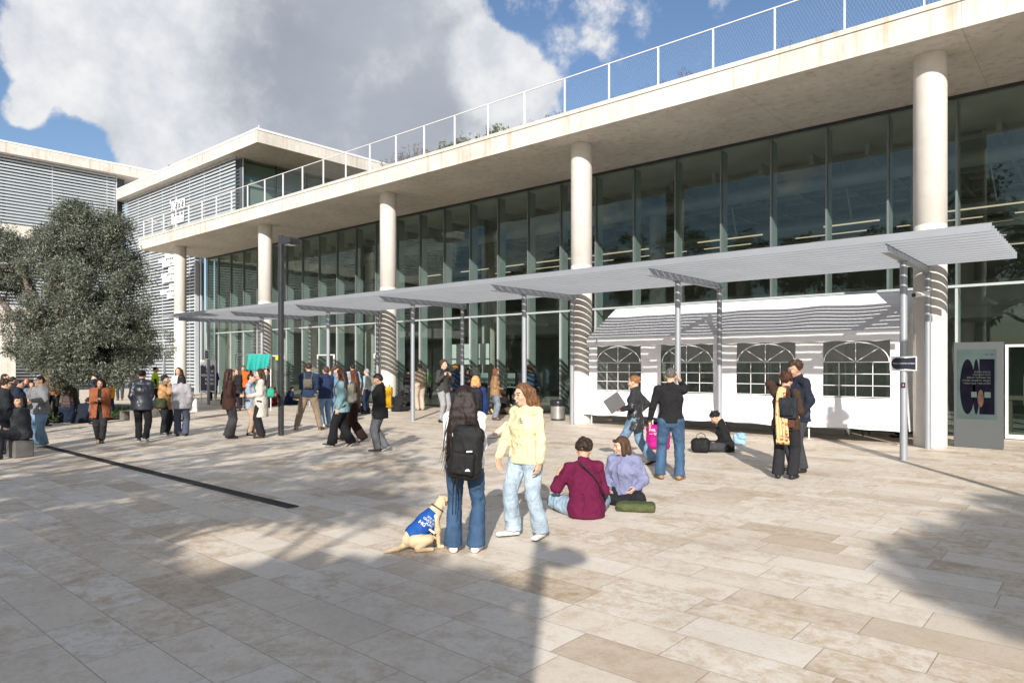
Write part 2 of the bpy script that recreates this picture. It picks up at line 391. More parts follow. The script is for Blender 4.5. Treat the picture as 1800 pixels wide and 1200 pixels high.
# glass front: module frames
def glass_front(x0, x1, y, z0, z1, trans, root, fins=True, gm=None, nmod=None):
    pass
NM = 26
for k in range(-7, 27):
    x = X0-MOD*k
    wide = .03
    b = MB()
    b.box((x-wide, YG-.07, .02), (x+wide, YG-.012, 3.83)); b.box((x-.025, YG-.065, 3.831), (x+.025, YG-.012, SOF-.003), 1)
    part(b, 'mullion', [M_ALU, M_MULL_SHADE], main)
    b = MB(); b.box((x-.022, YG+.03, .02), (x+.022, YG+.40, SOF-.01)); part(b, 'fin', plain('grey green steel', (.33, .385, .38), .5, .1, .06, 2), main)
b = MB()
for z in (3.80,):
    b.box((XL, YG-.10, z-.032), (XR, YG-.075, z+.032)); 
b.box((XL, YG-.11, SOF-.09), (XR, YG-.075, SOF-.004), 1); b.box((XL, YG-.11, 0), (XR, YG-.075, .05), 1)
part(b, 'transom', [M_ALU, M_DARK], main)
b = MB(); b.add([(XL, YG, .0), (XR, YG, .0), (XR, YG, 3.8), (XL, YG, 3.8)], [(0, 1, 2, 3)])
part(b, 'lower_glazing', M_GLASS, main)
b = MB(); b.add([(XL, YG, 3.801), (XR, YG, 3.801), (XR, YG, SOF), (XL, YG, SOF)], [(0, 1, 2, 3)])
part(b, 'upper_glazing', M_GLASS2, main)
# interior
MI_FLOOR = plain('hall floor', (.42, .40, .37), .35, 0, .15, 1); MI_CEIL = plain('hall ceiling', (.62, .64, .58), .8, 0, .15, .7)
MI_WALL = plain('hall wall', (.36, .38, .36), .7, 0, .3, .5); MI_DUCT = plain('duct grey', (.34, .36, .34), .5, .2, .2, 1)
b = MB(); b.box((XL, YG+.45, .004), (XR, YG+21.5, .02)); part(b, 'hall_floor', MI_FLOOR, main)
b = MB(); b.box((XL, YG+.02, SOF-.12), (XR, YG+21.5, SOF-.02)); part(b, 'hall_ceiling', MI_CEIL, main)
b = MB(); b.box((XL+.1, YG+17, .02), (XR, YG+17.2, SOF-.13)); b.box((XR-.2, YG+.5, .02), (XR, YG+17, SOF-.13)); b.box((XL+.1, YG+.45, .02), (XL+.3, YG+16.99, SOF-.13)); part(b, 'hall_back_wall', MI_WALL, main)
b = MB()
for yy in (YG+4.5, YG+13.0):
    for i in range(-1, 5):
        b.cyl(X0-1.6-9.45*i, yy, .02, SOF-.13, .33, 24)
part(b, 'hall_column', plain('inner concrete', (.55, .54, .49), .8, 0, .15, 1), main)
b = MB(); rnd = random.Random(3)
for j, yy in enumerate((YG+3.0, YG+5.4, YG+8.2, YG+11.5, YG+14.5)):
    b.box((XL+2, yy, 7.95), (XR-1, yy+.28, 8.3))
for k in range(-5, 26):
    x = X0-MOD*k+.7
    b.box((x, YG+1.2, 7.9), (x+.12, YG+16, 8.25))
b.tube([(XL+2, YG+2.0, 7.5), (XR-2, YG+2.0, 7.5)], .22, 14)
b.tube([(XL+2, YG+6.8, 7.1), (XR-2, YG+6.8, 7.1)], .3, 14)
for k in range(14):
    x = X0+4-3.7*k; b.tube([(x, YG+2.2, 8.3), (x+.3, YG+2.3, 6.3)], .03, 6)
part(b, 'ceiling_duct', MI_DUCT, main)
# gallery floor slabs with long lamps under them
b = MB(); b.box((XL+2, YG+9.5, 3.55), (XR-1, YG+16.9, 3.95)); b.box((XL+2, YG+9.5, 3.96), (XR-1, YG+9.56, 4.9))
part(b, 'gallery_floor', plain('gallery slab', (.34, .35, .33), .7, 0, .2, 1), main)
M_LED = emit_material('warm lamp tube', (1.0, .82, .58), .62)
rnd = random.Random(5)
for r_, (yy, zz) in enumerate(((YG+3.4, 5.75), (YG+4.0, 6.5), (YG+5.0, 6.05), (YG+5.6, 6.85), (YG+6.6, 6.35), (YG+7.2, 7.1), (YG+8.4, 6.75), (YG+9.2, 7.3), (YG+10.2, 6.2), (YG+11.2, 7.5), (YG+12.4, 6.9), (YG+13.2, 7.65), (YG+15, 7.75))):
    b = MB(); b2 = MB()
    b.box((XL+4, yy-.05, zz+.02), (XR-2, yy+.05, zz+.10))
    x = XR-3
    while x > XL+6:
        L = rnd.uniform(1.4, 3.0)
        if x < X0+8 and x > X0-27: b2.box((x-L, yy-.03, zz-.02), (x, yy+.03, zz+.015))
        x -= L+rnd.uniform(.5, 2.2)
    o = part(b, 'lamp_rail', MI_DUCT, main)
    lt = b2.build('lamp_tube', M_LED); lt.parent = o; lt.matrix_parent_inverse = o.matrix_world.inverted() if False else Matrix.Identity(4)
    lt.parent = o; lt.matrix_parent_inverse = Matrix.Identity(4)
    lt.location = (0, 0, 0)
# door frames in the front
def door(x0, x1, top, root, y=YG-.2):
    b = MB(); w = .06
    b.box((x0, y, 0.02), (x0+w, y+.07, top)); b.box((x1-w, y, 0.02), (x1, y+.07, top)); b.box((x0+w+.001, y, top-w), (x1-w-.001, y+.07, top)); b.box((x0+w+.001, y, .02), (x1-w-.001, y+.07, .12))
    o = b.build('door', M_WHITEP); rel(o, root)
    p = MB(); p.add([(x0+w, y+.03, .12), (x1-w, y+.03, .12), (x1-w, y+.03, top-w), (x0+w, y+.03, top-w)], [(0, 1, 2, 3)])
    g = p.build('door_pane', M_GLASS); g.parent = o
    h = MB(); h.box((x1-.16, y-.06, .85), (x1-.13, y-.03, 1.55)); h.box((x1-.16, y-.03, .9), (x1-.13, y, .93)); h.box((x1-.16, y-.03, 1.5), (x1-.13, y, 1.53))
    hh = h.build('door_handle', M_DARK); hh.parent = o
    return o
for k in (6, 15, 18, 21): door(X0-MOD*k+.04, X0-MOD*(k-1)-.04, 2.35, main)
door(-2.02, -1.5, 2.3, main)
# shut opening beside column: dark sliding door near col 2 is above (k=6)

# ---- furniture inside the hall
MI_SCREEN = plain('pale projection board', (.82, .85, .84), .6, 0, .04, 1)
for i, (xa, xb, z0, z1, yy) in enumerate(((-24.4, -23.0, 1.83, 2.8, 23.6), (-22.6, -21.95, 1.83, 2.8, 23.6))):
    t = empty('display_board', (xa, yy, 0), 0, ['wide pale display board hanging behind the glass', 'narrow pale display board hanging behind the glass'][i], 'board')
    b = MB(); b.box((xa, yy, z0), (xb, yy+.05, z1), bev=.01); part(b, 'panel', MI_SCREEN, t)
    b = MB(); b.tube([(xa+.1, yy+.02, z1), (xa+.1, yy+.02, SOF-.13)], .008, 5); b.tube([(xb-.1, yy+.02, z1), (xb-.1, yy+.02, SOF-.13)], .008, 5); part(b, 'wire', M_DARK, t)
tb = empty('long_desk', (-20.2, 22.1, 0), 0, 'long white desk behind the glass with two computers on it', 'desk')
b = MB(); b.box((-22.4, 21.75, .86), (-18.0, 22.45, .90), bev=.008); part(b, 'desk_top', M_WHITEP, tb)
for x in (-22.2, -20.2, -18.2):
    b = MB(); b.box((x-.03, 21.85, .02), (x+.03, 22.35, .86)); part(b, 'leg', M_WHITEP, tb)
for i, x in enumerate((-20.9, -19.35)):
    t = empty('computer_screen', (x, 22.1, .9), 0, ['silver computer on the white desk, left one of the pair', 'silver computer on the white desk, right one of the pair'][i], 'computer', 'computers on the long desk')
    b = MB(); b.box((-.32, -.03, .12), (.32, 0, .56), bev=.008); p = b.build('display_case', plain('silver case', (.55, .62, .60), .3, .5, .03), t)
    b = MB(); b.box((-.09, -.02, .0), (.09, .12, .012)); b.box((-.07, .01, .012), (.07, .03, .2)); b.build('stand', plain('silver case', (.55, .62, .60), .3, .5, .03), t)

# ---- louvred wings
def slats(x0, x1, y0, y1, z0, z1, along, pitch=.22, h=.115, dep=.09):
    """tilted flat blades along x (facing -y) or along y (facing +x)"""
    b = MB(); z = z0
    while z < z1:
        if along == 'x': b.box((x0, y0, z), (x1, y0+.03, z+h))
        else: b.box((x0-.03, y0, z), (x0, y1, z+h))
        z += pitch
    return b
RA = 15.1
wa = empty('sunlit_wing', (-50, YG, 0), 0, 'louvred college wing beside the glass front, carrying the white name sign', 'building')
XA0, XA1 = -57.3, -39.8
b = slats(XA0, XA1, YG-.30, 0, 9.55, 14.25, 'x'); part(b, 'upper_louvers', M_SLAT, wa)
b = slats(XA0, -45.1, YG-.30, 0, .35, 9.5, 'x'); part(b, 'lower_louvers', M_SLAT, wa)
b = MB()
b.box((XA0, YG+.12, 0), (-45.1, YG+.3, 9.4)); b.box((XA0, YG+.12, 9.42), (XA1-.05, YG+.3, 14.3))
part(b, 'wall', M_DARKWALL, wa)
b = MB(); x = XA0+.8
while x < XA1-.5:
    z1 = 9.5 if x > -45.1 else .3
    b.box((x-.02, YG-.26, z1), (x+.02, YG-.2, 14.2)); x += 2.1
b.box((-45.1, YG-.34, 0), (-44.95, YG-.1, SOF-.01)); b.box((-44.6, YG-.2, 0), (-44.5, YG-.1, SOF-.01))
b.box((-57.3, YG-.1, 14.24), (-39.8, YG+.1, 14.3))
part(b, 'louver_post', M_SLAT, wa)
b = MB(); b.box((-57.6, 20.0, 14.3), (-36.3, 36, RA-.12)); part(b, 'roof', M_CONC, wa)
b = MB(); b.box((-57.62, 19.97, RA-.117), (-36.27, 36.03, RA)); b.box((-36.4, 20.1, RA+.002), (-36.36, 20.14, RA+.18)); part(b, 'roof_coping', plain('white coping', (.8, .79, .76), .6, 0, .04), wa)
# glazed side of the upper storey, facing the long roof
b = MB(); b.add([(XA1, YG+.1, TOP), (XA1, 32, TOP), (XA1, 32, 14.29), (XA1, YG+.1, 14.29)], [(0, 1, 2, 3)]); part(b, 'side_glazing', M_GLASS2, wa)
for k in range(6):
    y = YG+.14+2.2*k
    b = MB(); b.box((XA1+.01, y, TOP), (XA1+.07, y+.06, 14.28)); part(b, 'side_mullion', M_ALU if k == 0 else M_DARK, wa)
b = MB(); b.box((-45.5, 21.2, TOP), (-45.3, 33, 14.25)); b.box((-45.3, 32, TOP), (XA1-.1, 32.2, 14.25)); b.box((-45.3, 21.2, 12.8), (XA1-.3, 32, 12.95)); part(b, 'inner_wall', plain('pale room wall', (.6, .62, .6), .8, 0, .05), wa)
b = MB(); b.box((XA1-.5, YG+.5, TOP), (XA1-.46, 31.5, 14.2)); part(b, 'added_backing', plain('pale green backing', (.34, .41, .37), .8, 0, .06, 1), wa)  # added pale panel, makes the dark side glazing look brighter from outside
b = MB(); b.box((-44.6, 32.4, TOP), (-37.2, 35.9, 14.28)); part(b, 'stair_block', concrete_material('beige render', (.42, .38, .32), (.5, .46, .4), .2), wa)

wb = empty('shaded_wing', (-57.3, 10, 0), 0, 'louvred college wing at the left edge with two concrete floor bands', 'building')
XB = -57.3
b = slats(XB+.3, 0, -14, 19.9, 5.8, 16.0, 'y'); part(b, 'upper_louvers', M_SLAT, wb)
b = slats(XB+.1, 0, 5.4, 20.2, .35, 5.6, 'y'); part(b, 'lower_louvers', M_SLAT, wb)
b = MB(); b.box((XB-.6, -14, 0), (XB-.4, YG, 16.05)); part(b, 'wall', M_DARKWALL, wb)
b = MB(); y = -12.6
while y < 20:
    b.box((XB+.18, y-.025, 5.75), (XB+.26, y+.025, 16.0)); y += 3.55
b.box((XB-.25, 19.95, .3), (XB+.28, 20.03, 16.0))
part(b, 'louver_post', M_SLAT, wb)
b = MB(); b.box((XB-8, -15, 16.1), (XB+.9, 27, 16.78)); part(b, 'roof', M_CONC, wb)
b = MB(); b.box((XB-8.03, -15.03, 16.783), (XB+.93, 27.03, 16.9)); part(b, 'roof_coping', plain('white coping', (.8, .79, .76), .6, 0, .04), wb)
b = MB(); b.box((XB-.1, -14, 10.5), (XB+.75, 18.3, 11.35)); part(b, 'floor_band', M_CONC, wb)
b = MB(); b.box((XB-.1, -14, 4.85), (XB+1.1, 16.2, 5.72)); part(b, 'floor_band', M_CONC, wb)
for y in (5.0, 13.0, -3.5):
    b = MB(); b.box((XB+.15, y-.45, 0), (XB+1.05, y+.45, 4.848), bev=.02); part(b, 'pillar', M_CONC, wb)
b = MB(); b.cyl(-56.4, 24, 16.9, 17.5, .35, 20); b.cyl(-56.4, 24, 17.5, 17.56, .45, 20); part(b, 'roof_vent', M_DARK, wb)

# name sign and the stacked white panels on the louvers
MS = plain('white lettering', (.85, .85, .85), .5, 0, .01)
ys = YG-.42
sg = empty('name_sign', (-50.2, ys, 9.6), 0, 'white name sign in two scripts on the louvers behind the roof rail', 'sign')
for s_, z, sz, sx in (('\u05dc\u05d0\u05dc\u05e6\u05d1', 12.5, 1.05, .8), ('Bezalel', 11.62, 1.1, .62)):
    o = text_mesh('lettering', s_, sz, MS, facing_front(-47.4, ys, z), None, .02, sx=sx, weight=.004); rel(o, sg)
lines = ['\u05d4\u05d9\u05db\u05dc \u05de\u05db\u05dc\u05dc\u05d4', 'Jack Joseph and Morton Mandel', 'campus of art and design']
rnd = random.Random(11)
k = 0
for grp, (zt, xls) in enumerate(((9.53, (-49.4, -50.4, -49.8)), (8.46, (-48.8, -50.0, -49.8)), (7.31, (-48.7, -50.1, -49.05)))):
    pn = empty('text_panel', (-48.5, ys, zt), 0, ['topmost stepped white text panel behind the far column', 'middle stepped white text panel behind the far column', 'lowest stepped white text panel behind the far column'][grp], 'sign', 'white text panels on the louvers')
    for j, xl in enumerate(xls):
        z = zt-.33*j
        b = MB(); b.box((xl, ys, z-.325), (-46.9, ys+.04, z)); part(b, 'board', MS, pn)
        o = text_mesh('writing', ['\u05dc\u05dc\u05d4\u05d9\u05d4 \u05d1\u05e6\u05d9\u05d5', '\u05d9\u05e8\u05d5\u05e9\u05dc\u05d9\u05dd \u05dc\u05d0\u05de\u05e0\u05d5\u05ea', '\u05d5\u05e2\u05d9\u05e6\u05d5\u05d1'][j], .2, M_DARK, facing_front((xl-46.95)/2, ys-.012, z-.165), None, .002); rel(o, pn)

# ---- railing on the roof edge
rail = empty('roof_railing', (X0, YS+.12, TOP), 0, 'thin white railing with wire mesh along the roof edge', 'railing')
yr = YS+.12
for k in range(-6, 27):
    x = X0-MOD*k+(.35 if k == 26 else 0)
    b = MB(); b.box((x-.015, yr-.006, TOP), (x+.015, yr+.05, TOP+1.07)); part(b, 'post', M_WHITEP, rail)
for k in range(1, 3):
    b = MB(); b.box((XL+.33, yr+1.7*k, TOP), (XL+.37, yr+1.7*k+.04, TOP+1.07)); part(b, 'post', M_WHITEP, rail)
b = MB(); b.tube([(XL+.35, yr+.02, TOP+1.09), (XR, yr+.02, TOP+1.09)], .019, 8); b.tube([(XL+.35, yr+.045, TOP+1.09), (XL+.35, yr+3.5, TOP+1.09)], .022, 8)
part(b, 'top_rail', M_WHITEP, rail)
# diagonal wire mesh: every wire is real
H = 1.0; sp = .075; n = int((XR-XL)/sp)+14
xs = XL-1+np.arange(n)*sp; Vw = []; Fw = []; w = .0009
def wires(dx, y):
    a = np.stack([xs, np.full(n, y), np.full(n, TOP+.04)], 1); c = a+np.array([dx, 0, H])
    k = (np.minimum(a[:, 0], c[:, 0]) > XL+.35) & (np.maximum(a[:, 0], c[:, 0]) < XR); a = a[k]; c = c[k]
    o1 = np.array([w, 0, 0]); o2 = np.array([0, w*1.6, 0]); q = np.stack([a-o1, a+o1, a+o2, c-o1, c+o1, c+o2], 1)
    return q
q = np.concatenate([wires(.5, yr+.018), wires(-.5, yr+.024)]); nw = len(q)
V = q.reshape(-1, 3); base = np.arange(nw)[:, None]*6
F = np.concatenate([base+np.array([0, 1, 4, 3]), base+np.array([1, 2, 5, 4]), base+np.array([2, 0, 3, 5])])
o = mesh_from('wire_mesh', V, F, M_ALU); rel(o, rail)

# ---- pergola of galvanised blades before the glass front
pg = empty('pergola', (X0, 15, 0), 0, 'long grey steel slatted pergola on paired posts before the glass front', 'pergola')
PX = [X0-4.725*i for i in range(7)]
XP0, XP1 = X0-4.725*6-1.6, X0+1.55
for j in range(13):
    y = 13.5+j*.314
    b = MB(); b.box((XP0, y-.02, 3.955), (XP1, y+.02, 4.09))
    part(b, 'blade', M_GALV, pg)
for x in PX:
    b = MB()
    b.box((x-.006, 13.55, 3.792), (x+.006, 17.36, 3.926)); b.box((x-.07, 13.5, 3.778), (x+.07, 17.38, 3.79)); b.box((x-.016, 13.55, 3.927), (x+.016, 17.38, 3.938))
    part(b, 'beam', M_GALV, pg)
    for y in (14.9, 17.17):
        b = MB(); b.cyl(x, y, 0, 3.76, .066, 24); b.box((x-.09, y-.09, 3.761), (x+.09, y+.09, 3.777)); b.cyl(x, y, 0.0, .012, .085, 24)
        part(b, 'post', M_GALV, pg)

# camera under the beam, sign and sticker on the near post
cc = empty('security_camera', (PX[0]-.12, 17.0, 3.25), 0, 'small white security camera under the pergola beam by the near column', 'camera')
b = MB(); b.tube([(PX[0]+.1, 17.05, 3.42), (PX[0]-.02, 16.85, 3.33)], .02, 8); part(b, 'bracket', M_WHITEP, cc)
b = MB(); b.tube([(PX[0]+.05, 16.95, 3.33), (PX[0]-.16, 16.66, 3.28)], .055, 14); part(b, 'housing', M_WHITEP, cc)
b = MB(); b.tube([(PX[0]-.16, 16.655, 3.28), (PX[0]-.175, 16.635, 3.276)], .045, 14); part(b, 'lens', M_DARK, cc)
def post_sign(name, x, y, w, h, z, label, txt):
    s = empty(name, (x, y, z), 0, label, 'sign')
    b = MB(); b.box((-w/2, -.006, -h/2), (w/2, .006, h/2)); b.build('board', M_WHITEP, s)
    b = MB(); pr = [(w/2-.02, -h/2+.018), (w/2-.02, h/2-.018)]
    # dark field with a toothed top and bottom edge and a round left end
    top = [(w/2-.02-i*.0, 0) for i in ()]
    xs_ = np.linspace(w*.05, -w*.28, 11)
    for i, xx in enumerate(xs_): pr.append((xx, h/2-.018-(0 if i % 2 else h*.06)))
    for a in np.linspace(85, -85, 9)[0:]:
        pr.append((-w/2+.03+w*.17*(1-math.cos(R(a))), (h/2-.03)*math.sin(R(a))))
    for i, xx in enumerate(xs_[::-1]): pr.append((xx, -h/2+.018+(0 if i % 2 else h*.06)))
    b.prism(pr[::-1], -.0095, -.0065, 'xz'); b.build('field', plain('navy print', (.012, .016, .03), .5, 0, .02), s)
    text_mesh('writing', txt, h*.13, MS, facing_front(.01, -.012, 0), s, .001, sx=1.1)
    return s
sx_, sy_ = PX[0]+.01, 14.9-.08
post_sign('post_sign', sx_, sy_, .46, .27, 1.83, 'small dark sign with white writing on the nearest pergola post', '\u05e8\u05dc\u05d5\u05e4\u05d9\u05df \u05d4\u05de\u05db\u05dc\u05dc\u05d4 \u05d4\u05d7\u05d3\u05e9\u05d4')
st = empty('sticker', (sx_, sy_+.01, 1.42), 0, 'tiny dark sticker below the sign on the nearest pergola post', 'sticker')
b = MB(); b.box((-.035, -.004, -.05), (.035, .0, .05)); b.build('backing', plain('sticker black', (.03, .02, .03), .4, 0, .02), st)
b = MB(); b.prism([(-.018, -.015), (.018, -.015), (0, .03)], -.006, -.0045, 'xz'); b.build('print', plain('sticker pink', (.6, .35, .4), .4, 0, .02), st)
s2 = empty('post_notice', (PX[6]+.02, 14.82, 2.28), 0, 'small square black notice in a white frame on the farthest pergola post', 'sign')
b = MB(); b.box((-.22, -.008, -.22), (.22, .008, .22)); b.build('board', M_WHITEP, s2)
b = MB(); b.box((-.17, -.012, -.17), (.17, -.0085, .17)); b.build('field', plain('navy print', (.012, .016, .03), .5, 0, .02), s2)
for z_, w_ in ((.05, '\u05db\u05e0\u05d9\u05e1\u05d4'), (-.06, '\u05e8\u05d0\u05e9\u05d9\u05ea')): text_mesh('writing', w_[::-1], .09, MS, facing_front(0, -.016, z_), s2, .001)

# ---- street lamp, dark square mast
def street_lamp(loc, rz, label, tags=False):
    s = empty('street_lamp', loc, rz, label, 'lamp', 'dark mast lamps of the square')
    b = MB(); b.box((-.055, -.055, 0), (.055, .055, 5.12), bev=.008); b.build('mast', M_DARK, s)
    b = MB(); b.box((.066, -.03, 4.9), (.16, .03, 5.0)); b.build('arm', M_DARK, s)
    h = MB(); h.prism([(.14, 4.90), (.14, 5.03), (.2, 5.06), (.47, 5.02), (.49, 4.98), (.49, 4.90), (.45, 4.87), (.18, 4.85)], -.16, .16, 'xz'); hd = h.build('lamp_head', M_DARK, s)
    g = MB(); g.box((.22, -.12, 4.842), (.42, .12, 4.852)); g.build('lamp_glass', plain('frosted glass', (.6, .62, .62), .3, 0, .05), hd)
    return s
lp = G(494, 765)
street_lamp(lp, R(12), 'dark square lamp mast with a flat head before the glass front')
tg = empty('paper_tag', (lp.x-.02, lp.y-.08, 1.98), 0, 'yellow paper tag taped to the lamp mast', 'tag')
b = MB(); b.box((-.09, -.008, -.05), (.02, -.003, .07)); b.build('sheet', plain('yellow paper', (.75, .68, .05), .7, 0, .05), tg)
dm = empty('diamond_plate', (lp.x-.08, lp.y-.09, 1.02), 0, 'small dark square plate turned on its corner on the lamp mast', 'plate')
b = MB(); b.box((-.085, -.008, -.085), (.085, 0, .085), M=Matrix.Rotation(R(45), 4, 'Y')); b.build('plate', M_DARK, dm)
# two more masts stand outside the picture and only their shadows reach in
street_lamp((1.96, -3.07, 0), R(-12), 'dark lamp mast behind the camera whose shadow lies in the foreground')
street_lamp((.25, 10.2, 0), R(-30), 'dark lamp mast right of the picture whose shadow reaches the tent')

# ---- slot drain
dr = empty('slot_drain', (-13, 4.8, 0), 0, 'long dark slot drain set in the paving on the left', 'drain')
b = MB(); b.box((-19.5, 4.73, .002), (-7.85, 4.89, .006)); part(b, 'channel', plain('drain black', (.028, .028, .03), .6, 0, .2, 8), dr)
b = MB()
for i in range(390):
    x = -19.5+.03*i; b.box((x, 4.745, .0065), (x+.012, 4.875, .010))
b.box((-19.5, 4.728, .0065), (-7.85, 4.742, .012)); b.box((-19.5, 4.878, .0065), (-7.85, 4.892, .012))
part(b, 'grate', plain('cast iron', (.05, .05, .052), .5, .5, .2, 9), dr)

# ---- low step before the glass front behind the tent
stp = MB(); stp.box((-12.2, 18.9, 0), (-5.2, 19.5, .16), bev=.01); o = stp.build('low_ramp', plain('grey ramp', (.36, .37, .37), .7, 0, .1, 3)); tag(o, 'low grey metal ramp edge on the paving under the tent', 'ramp')

# ---- information kiosk
ki = empty('info_kiosk', (-2.25, 18.0, 0), 0, 'grey information kiosk with a tall dark screen right of the near column', 'kiosk')
M_KI = plain('kiosk grey', (.10, .108, .112), .4, .1, .03, 3)
b = MB(); b.box((-.45, 0, 0), (.45, .16, 2.3), bev=.008); b.build('cabinet', M_KI, ki)
b = MB(); b.box((-.385, -.006, .63), (.335, .002, 2.14)); scr = b.build('screen', plain('screen teal', (.06, .09, .088), .5, 0, .15, 2, spec=.2), ki)
def ellipse(cx, cz, rx, rz, n=28): return [(cx+rx*math.cos(2*math.pi*i/n), cz+rz*math.sin(2*math.pi*i/n)) for i in range(n)]
dk = plain('screen violet', (.007, .0065, .012), .95, 0, .3, 5, spec=0)
b = MB(); b.prism(ellipse(-.19, 1.33, .14, .60)[::-1], -.0105, -.0075, 'xz'); b.prism(ellipse(-.03, 1.33, .06, .60)[::-1], -.0105, -.0075, 'xz')
b.box((.03, -.0105, .74), (.30, -.0075, 1.93)); b.build('dark_shapes', dk, scr)
b = MB(); b.prism(ellipse(.05, 1.08, .055, .19)[::-1], -.0135, -.0115, 'xz'); b.build('orange_oval', plain('screen ochre', (.07, .04, .025), .3, 0, .5, 9), scr)
b = MB(); b.box((-.12, -.0128, 1.10), (-.02, -.0108, 1.22)); b.box((.12, -.0128, 1.10), (.23, -.0108, 1.22)); b.build('pale_squares', plain('screen pale', (.07, .10, .098), .3, 0, .1), scr)
for i, s_ in enumerate(('\u05d1\u05e8\u05d5\u05db\u05d9\u05dd \u05d4\u05d1\u05d0\u05d9\u05dd', '\u05dc\u05d9\u05e8\u05d9\u05d3 \u05d4\u05ea\u05e2\u05e8\u05d5\u05db\u05d4', '\u05e9\u05dc \u05d4\u05de\u05d7\u05dc\u05e7\u05d4 \u05dc\u05e6\u05d9\u05dc\u05d5\u05dd', '\u05d1\u05e7\u05d5\u05de\u05d4 \u05d4\u05e8\u05d0\u05e9\u05d5\u05e0\u05d4 \u05d1\u05d2\u05dc\u05e8\u05d9\u05d4', '\u05dc\u05de\u05d9\u05d3\u05e2 \u05e0\u05d5\u05e1\u05e3 \u05d1\u05e7\u05e8\u05d5 \u05d1\u05d0\u05ea\u05e8')):
    text_mesh('writing', s_[::-1], .052, plain('screen text', (.10, .115, .115), .5, 0, .02), facing_front(.23, -.0135, 1.65-.062*i), scr, .0008, 'RIGHT')
b = MB(); b.prism(ellipse(.16, 2.03, .03, .02)[::-1], -.009, -.0065, 'xz'); b.box((.22, -.009, 2.01), (.28, -.0065, 2.05)); b.build('marks', M_DARK, scr)

# ---- turnstile inside the right door
ts = empty('turnstile', (-1.35, 22.4, 0), 0, 'metal turnstile gate inside the entrance at the right edge', 'gate')
b = MB(); b.box((-.9, 0, .88), (1.2, .22, 1.0), bev=.01); part_ = b.build('top_bar', plain('brushed brown steel', (.22, .19, .16), .4, .5, .1), ts)
for x in (-.8, -.35, .2, .9):
    b = MB(); b.box((x, .05, .02), (x+.1, .17, .88)); b.build('upright', plain('brushed brown steel', (.22, .19, .16), .4, .5, .1), ts)

# ---- litter bin
lb = G(974, 739)
bn = empty('litter_bin', (lb.x, lb.y+.2, 0), 0, 'round steel litter bin with a black liner between the two columns', 'bin')
b = MB(); b.cyl(0, 0, 0, .06, .21, 28); b.build('base_ring', M_DARK, bn)
b = MB(); b.cyl(0, 0, .06, .56, .235, 28); b.build('drum', plain('brushed steel', (.45, .44, .42), .35, .7, .1, 5), bn)
v = MB(); n = 28; rn = random.Random(2)
ring = lambda z, r, a: [(r*math.cos(2*math.pi*i/n)*(1+a*rn.uniform(-1, 1)), r*math.sin(2*math.pi*i/n)*(1+a*rn.uniform(-1, 1)), z+a*.3*rn.uniform(-1, 1)) for i in range(n)]
rs = [ring(.47, .243, .02), ring(.56, .255, .04), ring(.64, .25, .06), ring(.655, .2, .08), ring(.5, .17, .02)]
vs = sum(rs, []); fs = [(j*n+i, j*n+(i+1) % n, (j+1)*n+(i+1) % n, (j+1)*n+i) for j in range(4) for i in range(n)]
v.add(vs, fs, 0, True); v.build('liner_bag', plain('black plastic', (.02, .02, .022), .3, 0, .1), bn)

# ---- poster panel on the left
pp = empty('poster_stand', (-33.6, 15.9, 0), R(8), 'dark navy poster stand with a ragged white top by the farthest column', 'poster')
b = MB(); b.box((-.62, 0, .5), (.62, .04, 2.05)); b.build('frame', M_WHITEP, pp)
b = MB(); pr = [(-.57, .55), (.57, .55), (.57, 1.72)]
for i, (u, w_) in enumerate(zip(np.linspace(.5, -.57, 12), [0, .1, -.12, .04, -.3, .06, -.34, .03, -.1, .08, -.02, .0])): pr.append((u, 1.78+w_*.6))
b.prism(pr, -.012, -.003, 'xz'); b.build('print', plain('navy print', (.02, .02, .05), .5, 0, .02), pp)
for i, s_ in enumerate(('\u05d9\u05d5\u05dd \u05e4\u05ea\u05d5\u05d7', '\u05d1\u05db\u05d9\u05db\u05e8 \u05d4\u05d0\u05e7\u05d3\u05de\u05d9\u05d4', '\u05d4\u05de\u05d7\u05dc\u05e7\u05d5\u05ea', '\u05d5\u05d4\u05e1\u05d3\u05e0\u05d0\u05d5\u05ea')):
    text_mesh('writing', s_[::-1], .17, MS, facing_front(.5, -.016, 1.5-.2*i), pp, .001, 'RIGHT', weight=.004)
for x in (-.6, .55):
    b = MB(); b.box((x, 0, 0), (x+.05, .04, .5)); b.build('leg', M_WHITEP, pp)

# ---- teal cloth banner over a frame, by the glass
tl = at_depth(452, 27.5)
bt = empty('teal_banner', (tl.x, tl.y, 0), R(38), 'turquoise cloth folded over a rail before the glass front', 'banner'); bt.scale = (.88, .88, .97)
b = MB(); b.tube([(-1.0, .02, 0), (-1.0, .02, 2.28), (.62, .02, 2.28), (.62, .02, 0)], .022, 8); b.build('frame', M_WHITEP, bt)
nx, nz = 40, 16; vs = []; fs = []
for j in range(nz+1):
    for i in range(nx+1):
        u = i/nx; w_ = j/nz; x = -.42+1.05*u; drop = .62+.06*math.sin(u*5)-(.0 if u < .65 else .12*(u-.65))
        y = -.03-.06*w_-.09*math.sin(u*15+w_)*(.25+w_)-(.35*(u-.62)*w_ if u > .62 else 0); vs.append((x, y, 2.31-drop*w_))
for j in range(nz):
    for i in range(nx): k = j*(nx+1)+i; fs.append((k, k+nx+1, k+nx+2, k+1))
bb = MB(); bb.add(vs, fs, 0, True); co = bb.build('cloth', fabric((.03, .33, .29), 'teal cloth', .7), bt)
md = co.modifiers.new('thick', 'SOLIDIFY'); md.thickness = .006

